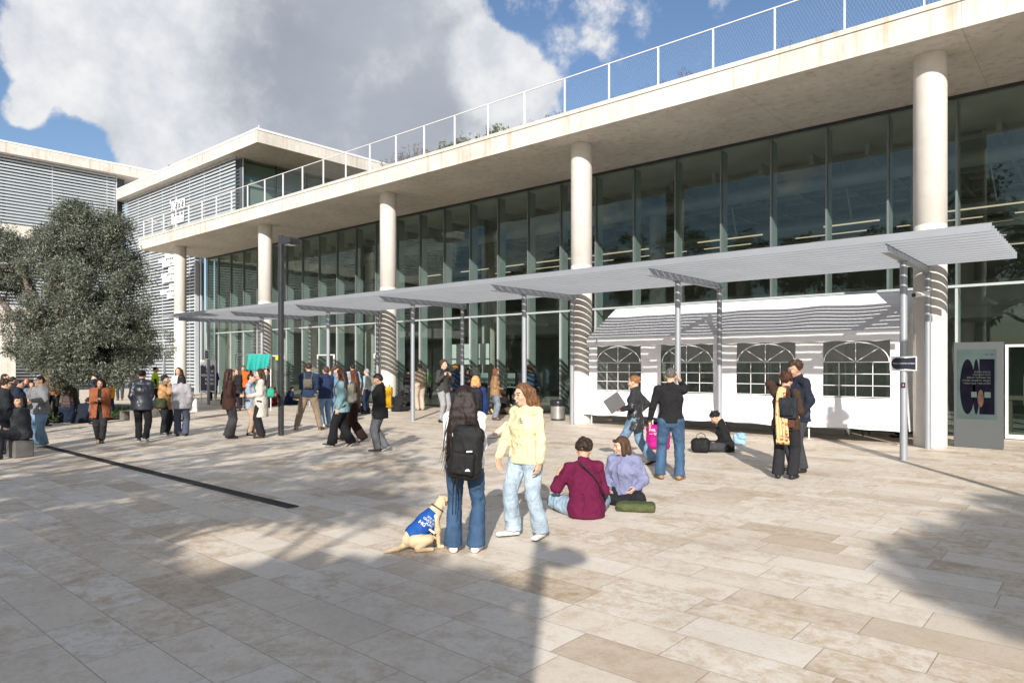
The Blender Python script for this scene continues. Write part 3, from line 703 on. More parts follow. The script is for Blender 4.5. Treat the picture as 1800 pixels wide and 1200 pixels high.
# ---- party tent
TX0, TX1, TY0, TY1 = -12.1, -3.6, 17.5, 20.66
EV, RIDGE = 2.6, 3.6
def tarp(name='white tarpaulin', col=(.86, .86, .885)):
    m, t, bs = material(name); g = coords(t)
    t.l.new(t.mix(t.noise(g, 2, 5), tuple(c*.93 for c in col), col), bs.inputs['Base Color']); bs.inputs['Roughness'].default_value = .5
    bp = t.new('ShaderNodeBump'); bp.inputs['Strength'].default_value = .3; bp.inputs['Distance'].default_value = .03
    t.l.new(t.noise(t.scalevec(g, (1, 1, 1.6)), 3.2, 5, .6, dist=1.0), bp.inputs['Height']); t.l.new(bp.outputs[0], bs.inputs['Normal']); return m
M_TARP = tarp()
tn = empty('party_tent', (TX0, TY0, 0), 0, 'long white party tent with arched clear windows between two columns', 'tent')
def sheet(fn, nu, nv, keep=None):
    vs = [fn(i/nu, j/nv) for j in range(nv+1) for i in range(nu+1)]
    fs = [(j*(nu+1)+i, j*(nu+1)+i+1, (j+1)*(nu+1)+i+1, (j+1)*(nu+1)+i) for j in range(nv) for i in range(nu) if keep is None or keep((i+.5)/nu, (j+.5)/nv)]
    m = MB(); m.add(vs, fs, 0, True); return m
LX = TX1-TX0
def wr(x, z, s=1.0): return s*(.016*math.sin(x*3.1+z*2.2)+.011*math.sin(x*7.7-z*5.1+1)+.006*math.sin(x*17+z*9))
def sag(u):   # roof dips between the frames
    return .045*abs(math.sin(u*math.pi*4))
HS = .62
def roof_f(u, v): # eave to ridge, with hipped ends
    x0 = TX0-.05; x1 = TX1+.05
    xa = x0+(x1-x0)*u; xb = x0+.55*0+(x1-x0-.0)*u
    z = EV+(RIDGE-EV)*v-sag(u)*math.sin(v*math.pi)-.02*math.sin(u*31)*math.sin(v*math.pi)
    return (xa+(0 if 1 else 0), TY0-.06+((TY0+TY1)/2-TY0+.06)*v, z)
m = sheet(roof_f, 96, 12); o = part(m, 'roof', M_TARP, tn)
def roof_b(u, v): x, y, z = roof_f(u, v); return (x, TY0+TY1-y, z)
m = sheet(roof_b, 40, 8); part(m, 'roof', M_TARP, tn)
def val_f(u, v): x = TX0-.05+(LX+.1)*u; return (x, TY0-.065-.012*math.sin(x*9)*(1-v), EV-.24+.24*v+.012*math.sin(x*11)*(1-v))
m = sheet(val_f, 90, 3); part(m, 'valance', M_TARP, tn)
WN = [(-11.82, -10.29), (-9.63, -8.09), (-7.44, -5.94), (-5.30, -3.84)]; WZ0, WZ1 = 1.05, 2.37
NU = 170; 
def inwin(x, z): return any(a < x < c for a, c in WN) and WZ0 < z < WZ1
def wall_f(u, v):
    x = TX0+LX*u; z = .31+(EV-.02-.31)*v
    fl = max(0, 1.05-z)
    edge = min(min(abs(x-a), abs(x-c)) for a, c in WN)
    hem = .015*math.sin(x*2.3)+.008*math.sin(x*6.1)
    return (x-(.22*fl*(1-u)**6), TY0+wr(x, z, .6+fl)-.10*fl, z+hem*(1-v)**3)
m = sheet(wall_f, NU, 44, lambda u, v: not inwin(TX0+LX*u, .31+(EV-.33)*v)); part(m, 'front_wall', M_TARP, tn)
for xe, nm in ((TX0, 0), (TX1, 1)):
    def side_f(u, v, xe=xe): return (xe+.02*math.sin(u*9+v*4)+(-.16 if xe == TX0 else .12)*(1-v)**2, TY0+.02+(TY1-TY0-.04)*u, .31+(EV-.35)*v)
    m = sheet(side_f, 24, 12); part(m, 'side_wall', M_TARP, tn)
    g = MB(); ym = (TY0+TY1)/2; g.add([(xe, TY0, EV-.04), (xe, TY1, EV-.04), (xe, ym, RIDGE-.03)], [(0, 1, 2)]); part(g, 'gable', M_TARP, tn)
def back_f(u, v): x = TX0+LX*u; return (x, TY1, 1.9+(EV-.02-1.9)*v)
m = sheet(back_f, 40, 4); part(m, 'back_wall', M_TARP, tn)
M_VINYL = glass_material('clear vinyl', (.66, .68, .69), .08, .12, 3.5, 1.0)
for a, c in WN:
    p = MB(); p.add([(a-.03, TY0+.022, WZ0-.03), (c+.03, TY0+.022, WZ0-.03), (c+.03, TY0+.022, WZ1+.03), (a-.03, TY0+.022, WZ1+.03)], [(0, 1, 2, 3)])
    wo = part(p, 'window', M_VINYL, tn)
    g = MB(); y = TY0+.0; cx = (a+c)/2; w_ = .017; r = (c-a)/2-.02; za = WZ1-.5
    def bar(x0, z0, x1, z1, w=w_):
        d = Vector((x1-x0, 0, z1-z0)); L = d.length; d.normalize(); nrm = Vector((-d.z, 0, d.x))*w/2
        P = [Vector((x0, 0, z0))-nrm, Vector((x1, 0, z1))-nrm, Vector((x1, 0, z1))+nrm, Vector((x0, 0, z0))+nrm]
        g.add([(q.x, y-.03, q.z) for q in P]+[(q.x, y-.024, q.z) for q in P], [(0, 1, 2, 3), (7, 6, 5, 4), (0, 4, 5, 1), (1, 5, 6, 2), (2, 6, 7, 3), (3, 7, 4, 0)])
    for t_ in range(1, 4):
        bar(a+(c-a)*t_/4, WZ0, a+(c-a)*t_/4, za if t_ != 2 else WZ1-.02)
    for t_ in range(4): bar(a, WZ0+(za-WZ0)*(t_+0)/3 if t_ else WZ0+.01, c, WZ0+(za-WZ0)*(t_)/3 if t_ else WZ0+.01)
    pts = [(cx+r*math.cos(R(an)), za+.47*math.sin(R(an))) for an in range(0, 181, 12)]
    for p0, p1 in zip(pts, pts[1:]): bar(*p0, *p1, w=.024)
    for an in (45, 135): bar(cx, za, cx+r*math.cos(R(an)), za+.47*math.sin(R(an)))
    gb = g.build('muntin', plain('white strip', (.8, .8, .8), .5, 0, .02)); gb.parent = wo
for x in (TX0+.05, -9.95, -7.8, -5.65, TX1-.05):
    for y in (TY0+.06, TY1-.06):
        b = MB(); b.cyl(x, y, 0, EV, .02, 10); b.box((x-.06, y-.06, 0.0), (x+.06, y+.06, .008)); part(b, 'leg', M_WHITEP, tn)
b = MB(); ym = (TY0+TY1)/2
for x in (TX0+.05, -9.95, -7.8, -5.65, TX1-.05):
    b.tube([(x, TY0+.06, EV-.03), (x, ym, RIDGE-.07), (x, TY1-.06, EV-.03)], .018, 8)
b.tube([(TX0, ym, RIDGE-.07), (TX1, ym, RIDGE-.07)], .018, 8); b.tube([(TX0, TY0+.06, EV-.03), (TX1, TY0+.06, EV-.03)], .018, 8)
part(b, 'roof_frame', M_WHITEP, tn)
o = text_mesh('maker_mark', '\u25b2\n-----', .07, M_DARK, facing_front(TX0+.33, TY0-.085, EV-.1), None, .001); rel(o, tn)
# long table in the tent
t2 = empty('folding_table', (-6.2, 19.3, 0), 0, 'folding table seen through the right windows of the tent', 'table')
b = MB(); b.box((-1.2, -.35, .72), (1.6, .35, .75)); b.build('table_top', plain('grey laminate', (.35, .35, .35), .5), t2)
for x in (-1.1, 1.4):
    b = MB(); b.tube([(x, -.3, 0), (x, -.3, .72)], .015, 6); b.tube([(x, .3, 0), (x, .3, .72)], .015, 6); b.build('leg', M_DARK, t2)
# ================================================================== TREES AND PLANTS
def leaf_cloud(centres, radii, per, size, mats, name, parent, rng, aspect=.35, droop=.0, shell=.55, squash=1.0, twig=None):
    """leaf-sized quads scattered through clumps; random tone per leaf"""
    V = []; 
    C = np.repeat(np.asarray(centres, float), per, axis=0); Rr = np.repeat(np.asarray(radii, float), per)
    n = len(C)
    d = rng.normal(size=(n, 3)); d /= np.linalg.norm(d, axis=1)[:, None]
    rr = rng.random(n)**shell
    P = C+d*(rr*Rr)[:, None]*np.array([1, 1, squash])
    # leaf axis: outwards, mixed with random and drooping
    a = d*.7+rng.normal(size=(n, 3))*.6+np.array([0, 0, -droop]); a /= np.linalg.norm(a, axis=1)[:, None]
    b = np.cross(a, rng.normal(size=(n, 3))); b /= np.linalg.norm(b, axis=1)[:, None]
    L = size*(.6+.8*rng.random(n))[:, None]
    W_ = L*aspect
    q = np.stack([P-a*L*.5, P+b*W_*.5, P+a*L*.5, P-b*W_*.5], 1)
    F = np.arange(4*n).reshape(n, 4)
    mi = (rng.random(n)*len(mats)).astype(int)
    o = mesh_from(name, q.reshape(-1, 3), F, mats, parent, False, mi)
    return o
def leafmat(name, col, trans=.25, rough=.55):
    m, t, bs = material(name)
    g = coords(t); n = t.noise(g, 1.3, 4)
    t.l.new(t.mix(t.maprange(n, .35, .65), tuple(c*.75 for c in col), tuple(c*1.25 for c in col)), bs.inputs['Base Color'])
    bs.inputs['Roughness'].default_value = rough
    tl_ = t.new('ShaderNodeBsdfTranslucent'); tl_.inputs[0].default_value = (*[min(1, c*1.4) for c in col], 1)
    mx = t.new('ShaderNodeMixShader'); mx.inputs[0].default_value = trans
    t.l.new(bs.outputs[0], mx.inputs[1]); t.l.new(tl_.outputs[0], mx.inputs[2]); t.l.new(mx.outputs[0], t.n['Material Output'].inputs[0]); return m
M_BARK = plain('olive bark', (.13, .11, .09), .9, 0, .45, 6, 1.0, 12)
OL = [leafmat('olive leaf', (.09, .104, .07)), leafmat('olive leaf grey', (.155, .17, .13)), leafmat('olive leaf dark', (.045, .056, .035)), leafmat('olive leaf pale', (.26, .28, .22), .15)]
def limb(b, p0, p1, r0, r1, rng, n=7, wob=.12, sides=9):
    p0, p1 = Vector(p0), Vector(p1); pts = []; rs = []
    for i in range(n+1):
        t = i/n; w = math.sin(t*math.pi)*wob*(p1-p0).length
        pts.append(p0.lerp(p1, t)+Vector((rng.normal()*w*.35, rng.normal()*w*.35, rng.normal()*w*.2+w*.3))); rs.append(r0+(r1-r0)*t)
    b.tube(pts, rs, sides); return pts
def tree(name, loc, label, lobes, trunk_r, trunk_h, mats, leaf, per, clump, seed, group=None, bark=None, aspect=.35, nper=26, forks=None, squash=.85, droop=.15):
    rng = np.random.default_rng(seed); t = empty(name, loc, 0, label, 'tree', group)
    b = MB(); top = Vector((0, 0, trunk_h))
    pts = [Vector((0, 0, -.1)), Vector((.03, .02, .15)), Vector((rng.normal()*.06, rng.normal()*.06, trunk_h*.5)), top]
    b.tube(pts, [trunk_r*1.7, trunk_r*1.2, trunk_r, trunk_r*.85], 14)
    C = []; RR = []
    for (c, r) in lobes:
        c = Vector(c); r = Vector(r) if hasattr(r, '__len__') else Vector((r, r, r))
        st = top if c.z > trunk_h else Vector((0, 0, trunk_h*.8))
        limb(b, st, c, trunk_r*.5, trunk_r*.12, rng, wob=.1)
        for k in range(nper):
            d = rng.normal(size=3); d /= np.linalg.norm(d); d = d*rng.random()**.3
            q = np.array(c)+d*np.array(r)
            C.append(q); RR.append(clump*rng.uniform(.6, 1.35))
            if k % 3 == 0: limb(b, c, Vector(q), trunk_r*.11, trunk_r*.03, rng, 4, .12, 5)
    b.build('trunk', bark or M_BARK, t)
    leaf_cloud(C, RR, per, leaf, mats, 'crown', t, rng, aspect, droop, .6, squash)
    return t

# the old olive tree in its bed
og = at_depth(108, 24.0)
def oc(px, py, dd=0.0):   # a point of the crown from where it shows; dd = metres nearer or farther
    d = 24.0+dd; p = at_depth(px, d, EYE+(HOR-py)*d/FPX); return (p.x-og.x, p.y-og.y, p.z)
lob = [(oc(95, 425), (.8, .8, .6)), (oc(212, 485), (.75, .75, .8)), (oc(150, 420), (1.15, 1.15, .95)), (oc(180, 460, .6), (1.2, 1.2, 1.0)), (oc(105, 470, -.5), (1.3, 1.3, 1.0)), (oc(30, 465), (1.2, 1.2, .9)), (oc(-25, 500), (1.0, 1.0, .8)), (oc(5, 430, .6), (.7, .7, .5)),
       (oc(130, 540), (1.6, 1.6, 1.0)), (oc(70, 560, -.6), (1.2, 1.2, .9)), (oc(205, 545, -.3), (1.15, 1.15, .9)), (oc(225, 575), (.7, .7, .75)), (oc(175, 600, -.8), (1.5, 1.3, .8)),
       (oc(110, 620, .3), (1.3, 1.3, .75)), (oc(60, 610, .5), (.8, .8, .6)), (oc(238, 608, .4), (.65, .65, .6)), (oc(212, 628, -.2), (1.0, .9, .55)), (oc(150, 640, .6), (1.2, 1.1, .5)), (oc(110, 655, -1.6), (1.1, .6, .45)), (oc(190, 650, -1.2), (.9, .6, .45)), (oc(120, 500, -1.4), (.9, .6, .8)), (oc(150, 580, -1.8), (1.1, .6, .8)), (oc(90, 620, -1.5), (.9, .6, .6)), (oc(195, 400), (.5, .5, .45)), (oc(130, 378), (.5, .5, .4))]
otr = tree('olive_tree', (og.x, og.y, 0), 'big old olive tree with grey green crown on the left', lob, .42, 1.9, OL, .092, 330, .40, 5, nper=32, aspect=.28, squash=.9)
# knotted foot of the trunk
b = MB(); rng = np.random.default_rng(4)
for k in range(9):
    an = k*.7+rng.random()*.3; r = .62+.2*rng.random()
    b.tube([(math.cos(an)*r, math.sin(an)*r, -.05), (math.cos(an)*.42, math.sin(an)*.42, .4), (math.cos(an+.3)*.28, math.sin(an+.3)*.28, 1.1), (math.cos(an+.6)*.22, math.sin(an+.6)*.22, 1.9)], [.2, .17, .14, .1], 8)
b.build('root_flare', M_BARK, otr)
# bed round it
GR = [leafmat('ground leaf', (.05, .11, .03)), leafmat('ground leaf light', (.10, .17, .05))]
bed = empty('stone_bed_edge', (og.x, og.y, 0), 0, 'round pale stone kerb of the olive bed', 'kerb')
b = MB(); n = 56; prof = [(2.45, 0), (2.45, .30), (2.85, .30), (2.85, 0)]
vs = []; fs = []
for i in range(n+1):
    a = R(20)+R(250)*i/n
    for r, z in prof: vs.append((r*math.cos(a)*1.25, r*math.sin(a), z))
for i in range(n):
    for k in range(3): q = i*4+k; fs.append((q, q+1, q+5, q+4))
b.add(vs, fs); b.build('kerb', M_CONC, bed)
rng = np.random.default_rng(9)
n = 230; an = rng.random(n)*6.28; rr = 2.35*np.sqrt(rng.random(n))
o = leaf_cloud(np.stack([og.x+rr*np.cos(an)*1.2, og.y+rr*np.sin(an), np.full(n, .12)], 1), np.full(n, .2), 60, .09, GR, 'ground_cover', None, rng, .3, -.4); tag(o, kind='stuff')
o = mesh_from('bed_soil', [(og.x+2.4*1.2*math.cos(i*math.pi/16), og.y+2.4*math.sin(i*math.pi/16), .05) for i in range(32)], [tuple(range(32))], plain('bed soil', (.07, .05, .035), .95, 0, .4, 5)); struct(o)

# slim young tree behind the olive
yt = at_depth(288, 33)
tree('young_tree', (yt.x, yt.y, 0), 'slim pale young tree between the olive and the farthest column', [((0, 0, 3.0), (.5, .5, .9)), ((-.3, .1, 2.4), (.5, .5, .4))], .05, 2.2, [OL[1], OL[3]], .09, 50, .25, 12, nper=14, bark=M_WHITEP)

# big trees that stand behind the camera and shade the left of the square
PT = [leafmat('tree leaf', (.05, .075, .03)), leafmat('tree leaf deep', (.035, .05, .022))]
tanE = math.tan(R(SUN_EL))
def caster(px, py, h):
    g = G(px, py); return Vector((g.x-TR.x*h/tanE, g.y-TR.y*h/tanE, h))
def shade_tree(loc, label, spots, seed, per=150, leaf=.19, trunk=.25, H0=4.2):
    rng = np.random.default_rng(seed); t = empty('shade_tree', loc, 0, label, 'tree', 'tall trees behind the camera')
    b = MB(); top = Vector((0, 0, H0)); b.tube([(0, 0, -.1), (.1, .05, H0*.5), top], [trunk*1.4, trunk, trunk*.8], 12)
    C = []; RR = []
    for px, py, h, r in spots:
        c = caster(px, py, h)-Vector(loc); C.append(np.array(c)); RR.append(r)
        limb(b, top, c, trunk*.4, .02, rng, 6, .08, 6)
    b.build('trunk', M_BARK, t)
    leaf_cloud(C, RR, per, leaf, PT, 'crown', t, rng, .5, .1, .5, .8)
    return t
rs = random.Random(21)
def spots(poly_fn, n, hr, rr):
    out = []
    while len(out) < n:
        px, py = poly_fn(); out.append((px, py, rs.uniform(*hr), rs.uniform(*rr)))
    return out
SHADE = []
# foreground mass of shade: bottom left up to a slanted edge
FG = [(0, 1190), (110, 1190), (230, 1190), (350, 1190), (470, 1190), (590, 1190), (700, 1190), (790, 1190), (60, 1100), (180, 1110), (300, 1110), (420, 1110), (530, 1110), (640, 1110), (740, 1120), (800, 1130), (0, 1040), (110, 1030), (220, 1035), (330, 1050), (440, 1050), (550, 1055), (650, 1060), 
      (40, 980), (150, 970), (190, 1000), (430, 1030), (520, 1015), (620, 1020), (700, 1010), (0, 930), (100, 920), (200, 925), (60, 880), (160, 875), (255, 905), (310, 875), (20, 850), (300, 915),
      (400, 890), (480, 885), (560, 895), (690, 885), (620, 880), (-80, 1150), (-90, 1050), (-100, 960), (-60, 1000), (760, 1250), (600, 1250), (400, 1250), (200, 1250), (0, 1250),
      (790, 1045), (850, 1075), (250, 850), (180, 845), (100, 845), (420, 860), (520, 870), (590, 868)]
s1 = [(a, c, 6.3+rs.uniform(-1.6, 1.8), max(.42, min(1.1, 150/(c-HOR)*1.1))) for a, c in FG]
left_t = [s for s in s1 if s[0] < 280]; mid_t = [s for s in s1 if 280 <= s[0] < 600]; right_t = [s for s in s1 if s[0] >= 600]
shade_tree((-3.5, -11.5, 0), 'tall shade tree behind the camera, left of the middle', left_t, 31, 330)
shade_tree((.5, -11.0, 0), 'tall shade tree behind the camera, in the middle', mid_t, 32, 330)
shade_tree((3.5, -9.5, 0), 'tall shade tree behind the camera, right of the middle', right_t, 33, 330)
# broken shade across the middle distance on the left
MDs = [(40, 815), (140, 812), (230, 822), (330, 812), (300, 790), (390, 800), (470, 815), (560, 800), (520, 825), (620, 825), (680, 800), (640, 790), (720, 815), (450, 785), (370, 775), (250, 780), (180, 790), (100, 785), (30, 790), (320, 757), (420, 757), (230, 757), (140, 760), (540, 775), (600, 765), (660, 760), (700, 775), (50, 760), (640, 850), (560, 848), (690, 840), (480, 842), (330, 835), (400, 835), (-60, 800), (-60, 760), (-80, 840)]
s2 = [(a, c, 7.5+rs.uniform(-1.5, 1.5), max(.38, min(1.05, 160/(c-HOR)*.72))) for a, c in MDs]
shade_tree((-11.5, -9.0, 0), 'tall shade tree far behind the camera on the left', [s for s in s2 if s[0] < 300], 34, 120)
shade_tree((-6.5, -8.5, 0), 'broad shade tree behind the camera on the left', [s for s in s2 if s[0] >= 300], 35, 120)
# right edge of the picture
s3 = [(a, c, 9.5+rs.uniform(-1.2, 1.2), .62) for a, c in [(1705, 1000), (1760, 965), (1800, 930), (1715, 1030), (1740, 1030), (1790, 1010), (1800, 1060), (1850, 1000), (1850, 950), (1830, 900), (1780, 1060), (1900, 1040), (1880, 900), (1750, 1000), (1960, 960), (1820, 970)]]
shade_tree((15.0, -9.5, 0), 'bushy shade tree right of the camera', s3, 36, 420)
# crowns seen mirrored in the glass
for i, (x, y) in enumerate(((9.5, 5.5), (13.5, 9.5), (2.5, -17), (16, 0))):
    rg = np.random.default_rng(50+i); lb_ = [((rg.normal()*.9, rg.normal()*.9, 6.2+rg.normal()*.9), (1.3, 1.3, .9)) for _ in range(5)]
    tree('pine_tree', (x, y, 0), ['pine standing right of the square, nearer the glass', 'pine at the far right corner of the square', 'pine far behind the camera', 'pine beyond the shade tree on the right'][i], lb_, .2, 4.5, PT, .16, 160, .5, 60+i, 'pines that mirror in the glass', nper=14, aspect=.3)

# far row of tall trees behind the camera, seen mirrored in the glass
rg = np.random.default_rng(77)
for i in range(14):
    x = -112+9.3*i+rg.uniform(-2, 2); y = -50+rg.uniform(-3, 3); hh = rg.uniform(18, 23)
    lb_ = [((rg.normal()*1.6, rg.normal()*1.4, hh*q_), (3.8, 3.2, 2.6)) for q_ in (.35, .5, .62, .75, .87)]
    tree('tall_tree', (x, y, 0), 'tall tree of the far row behind the camera', lb_, .3, 5, PT, .55, 90, 1.3, 200+i, 'far row of trees behind the camera', nper=12, aspect=.45)

# roof plants
RP = [leafmat('dry stalk', (.20, .13, .09)), leafmat('roof leaf', (.12, .15, .06)), leafmat('roof stalk dark', (.08, .06, .05))]
def roof_plant(px, w, h, kind, i, label):
    t_ = (px-900)/FPX; ph = math.atan(t_)-R(41); y = YS+.55; x = y*math.tan(ph)
    rng = np.random.default_rng(100+i); r_ = empty('roof_plant', (x, y, TOP-.03), 0, label, 'plant', 'plants behind the roof railing')
    n = int(60*w); V = []; b = MB()
    cl = []; 
    for k in range(n):
        bx, by = rng.uniform(-w, w), rng.uniform(-.1, .5); hh = h*rng.uniform(.45, 1)*(1-.5*abs(bx)/w)
        tip = (bx+rng.normal()*.16, by+rng.normal()*.1, hh); mid = ((bx+tip[0])/2+rng.normal()*.03, by, hh*.55)
        b.tube([(bx, by, -.05), mid, tip], [.007, .005, .002], 4, kind if rng.random() < .7 else 2, cap=False)
        cl += [tip, mid, ((mid[0]+tip[0])/2, (mid[1]+tip[1])/2, (mid[2]+tip[2])/2)]
    b.build('stalks', RP, r_)
    if kind != 9: leaf_cloud(cl, np.full(len(cl), .07), 7, .05 if kind != 1 else .09, [RP[kind], RP[2]] if kind == 0 else [RP[1]], 'leaves', r_, rng, .35, -.3)
for i, (px, w, h, kd, lab) in enumerate([(690, 1.0, .75, 0, 'dark dry plant cluster left of the middle of the roof'), (720, .8, .95, 0, 'tallest dark dry plant on the roof edge'), (775, .7, .6, 1, 'green grass tuft beside the tallest dry plant'), (805, .9, .7, 1, 'green blades right of the grass tuft on the roof'),
                                        (860, .7, .75, 1, 'slim green tuft above the second free column bay'), (930, .6, .45, 0, 'low dry sprig above the second column on its left'), (975, .6, .5, 0, 'low dry sprig just left of the second column'), (1100, .7, .4, 0, 'reddish low plant right of the second column'), (1140, .5, .42, 0, 'reddish low plant second right of the second column'),
                                        (1205, .6, .5, 0, 'reddish tuft midway between the two near columns'), (1400, .6, .35, 0, 'thin dry sprig behind the mesh near the right'), (1475, .4, .4, 0, 'thin dry sprig farthest right on the roof'), (640, .8, .35, 1, 'low green plants left of the dark cluster'), (560, .9, .3, 0, 'low dry plants before the upper storey glass'), (300, .6, .5, 1, 'green shrub at the far end of the roof')]):
    roof_plant(px, w, h, kd, i, lab)
# ================================================================== PEOPLE
f32 = np.float32
def nrm(v): v = np.asarray(v, float); return v/(np.linalg.norm(v)+1e-9)
class Field:
    def __init__(s, lo, hi, res):
        s.res = res; s.lo = np.asarray(lo, float)
        s.n = np.ceil((np.asarray(hi)-s.lo)/res).astype(int)+1
        s.ax = [(s.lo[i]+res*np.arange(s.n[i])).astype(f32) for i in range(3)]
        s.F = np.full(s.n, .25, f32)
    def sl(s, lo, hi):
        i0 = np.clip(np.floor((np.asarray(lo)-s.lo)/s.res).astype(int), 0, s.n); i1 = np.clip(np.ceil((np.asarray(hi)-s.lo)/s.res).astype(int)+1, 0, s.n)
        return tuple(slice(a, b) for a, b in zip(i0, i1))
    def xyz(s, sl): return s.ax[0][sl[0]][:, None, None], s.ax[1][sl[1]][None, :, None], s.ax[2][sl[2]][None, None, :]
    def put(s, sl, d, k):
        a = s.F[sl]
        if k > 0:
            h = np.maximum(k-np.abs(a-d), 0)/k; a[...] = np.minimum(a, d)-h*h*(k*.25)
        else: np.minimum(a, d, out=a)
    def cone(s, a, b, r1, r2, k=.02, flat=None, f1=1.0, f2=None):
        """tapered limb a->b; flat = unit axis along which it is f times the radius"""
        a, b = np.asarray(a, float), np.asarray(b, float); f2 = f1 if f2 is None else f2
        m = max(r1, r2)*max(1, f1, f2)+.03+k; sl = s.sl(np.minimum(a, b)-m, np.maximum(a, b)+m)
        X, Y, Z = s.xyz(sl)
        if X.size*Y.size*Z.size == 0: return
        ba = b-a; L2 = max(float(ba@ba), 1e-9); x, y, z = X-f32(a[0]), Y-f32(a[1]), Z-f32(a[2])
        t = np.clip((x*f32(ba[0])+y*f32(ba[1])+z*f32(ba[2]))/f32(L2), 0, 1)
        x = x-t*f32(ba[0]); y = y-t*f32(ba[1]); z = z-t*f32(ba[2]); q = x*x+y*y+z*z
        if flat is not None:
            c = x*f32(flat[0])+y*f32(flat[1])+z*f32(flat[2]); f = f1+(f2-f1)*t; q = q+c*c*(1/(f*f)-1)
        s.put(sl, np.sqrt(q)-(r1+(r2-r1)*t), k)
    def chain(s, pts, rs, k=.015, **kw):
        for i in range(len(pts)-1): s.cone(pts[i], pts[i+1], rs[i], rs[i+1], k, **kw)
    def ell(s, c, rad, A=None, k=.02, cut=False):
        c = np.asarray(c, float); rad = np.asarray(rad, float); m = rad.max()+.03+k; sl = s.sl(c-m, c+m); X, Y, Z = s.xyz(sl)
        if X.size*Y.size*Z.size == 0: return
        x, y, z = X-f32(c[0]), Y-f32(c[1]), Z-f32(c[2]); A = np.eye(3) if A is None else A
        q = 0
        for i in range(3): u = (x*f32(A[i][0])+y*f32(A[i][1])+z*f32(A[i][2]))/f32(rad[i]); q = q+u*u
        d = (np.sqrt(q)-1)*f32(rad.min())
        if cut: s.F[sl] = np.maximum(s.F[sl], -d)
        else: s.put(sl, d, k)
    def rbox(s, c, half, rnd, A=None, k=.01):
        c = np.asarray(c, float); half = np.asarray(half, float); m = np.linalg.norm(half)+.03+k; sl = s.sl(c-m, c+m); X, Y, Z = s.xyz(sl)
        if X.size*Y.size*Z.size == 0: return
        x, y, z = X-f32(c[0]), Y-f32(c[1]), Z-f32(c[2]); A = np.eye(3) if A is None else A; q = 0; mx = -9
        for i in range(3):
            u = np.abs(x*f32(A[i][0])+y*f32(A[i][1])+z*f32(A[i][2]))-f32(half[i]-rnd); q = q+np.maximum(u, 0)**2; mx = np.maximum(mx, u)
        s.put(sl, np.sqrt(q)+np.minimum(mx, 0)-rnd, k)
    def plane(s, p, n):
        """keep the side the normal points away from"""
        X, Y, Z = s.ax[0][:, None, None], s.ax[1][None, :, None], s.ax[2][None, None, :]
        s.F = np.maximum(s.F, ((X-f32(p[0]))*f32(n[0])+(Y-f32(p[1]))*f32(n[1])+(Z-f32(p[2]))*f32(n[2])).astype(f32))
    def wrinkle(s, amp, freq, seed=0, st=(1, 1, 1)):
        m = np.abs(s.F) < .05; idx = np.nonzero(m)
        if not len(idx[0]): return
        x, y, z = s.ax[0][idx[0]]*st[0], s.ax[1][idx[1]]*st[1], s.ax[2][idx[2]]*st[2]; rg = np.random.default_rng(seed); v = np.zeros(len(x), f32)
        for o in range(3):
            for j in range(4):
                d = nrm(rg.normal(size=3))*freq*(1.9**o)*rg.uniform(.7, 1.3); v += np.sin((x*d[0]+y*d[1]+z*d[2]+rg.random()*6.28).astype(f32)+1.3*v)*f32(.42/(1.7**o))
        s.F[idx] += f32(amp)*(v*.55-.75*(1-np.minimum(np.abs(v)*1.7, 1))+.2)
    def mesh(s):
        F = s.F; S = F < 0
        if not S.any(): return None
        S[0] = S[-1] = False; S[:, 0] = S[:, -1] = False; S[:, :, 0] = S[:, :, -1] = False
        F = np.where(S, F, np.maximum(F, 1e-6)); nx, ny, nz = F.shape
        cnt = np.zeros((nx-1, ny-1, nz-1), np.int8)
        for i in (0, 1):
            for j in (0, 1):
                for k in (0, 1): cnt += S[i:nx-1+i, j:ny-1+j, k:nz-1+k]
        act = (cnt > 0) & (cnt < 8); ci = np.nonzero(act); N = len(ci[0]); ID = np.full(act.shape, -1, np.int32); ID[ci] = np.arange(N)
        val = {}
        for i in (0, 1):
            for j in (0, 1):
                for k in (0, 1): val[i, j, k] = F[ci[0]+i, ci[1]+j, ci[2]+k]
        P = np.zeros((N, 3)); C = np.zeros(N)
        cs = list(val)
        for a in cs:
            for ax in range(3):
                if a[ax] == 0:
                    b = list(a); b[ax] = 1; b = tuple(b); va, vb = val[a], val[b]; cr = (va < 0) != (vb < 0)
                    t = np.where(cr, va/(va-vb+1e-12), 0)
                    q = np.stack([np.full(N, a[0], float), np.full(N, a[1], float), np.full(N, a[2], float)], 1); q[:, ax] += t
                    P += q*cr[:, None]; C += cr
        V = (P/C[:, None]+np.stack(ci, 1))*s.res+s.lo
        Fs = []
        for ax in range(3):
            A_ = [slice(None)]*3; B_ = [slice(None)]*3; A_[ax] = slice(0, -1); B_[ax] = slice(1, None)
            d = S[tuple(A_)].astype(np.int8)-S[tuple(B_)].astype(np.int8); e = np.stack(np.nonzero(d), 1); sg = d[tuple(e.T)]
            o = [i for i in range(3) if i != ax]; q = []
            for (u, v) in ((-1, -1), (0, -1), (0, 0), (-1, 0)):
                c = e.copy(); c[:, o[0]] += u; c[:, o[1]] += v; q.append(ID[c[:, 0], c[:, 1], c[:, 2]])
            q = np.stack(q, 1); flip = (sg < 0) if ax != 1 else (sg > 0); q[flip] = q[flip][:, ::-1]; Fs.append(q)
        return V, np.concatenate(Fs)

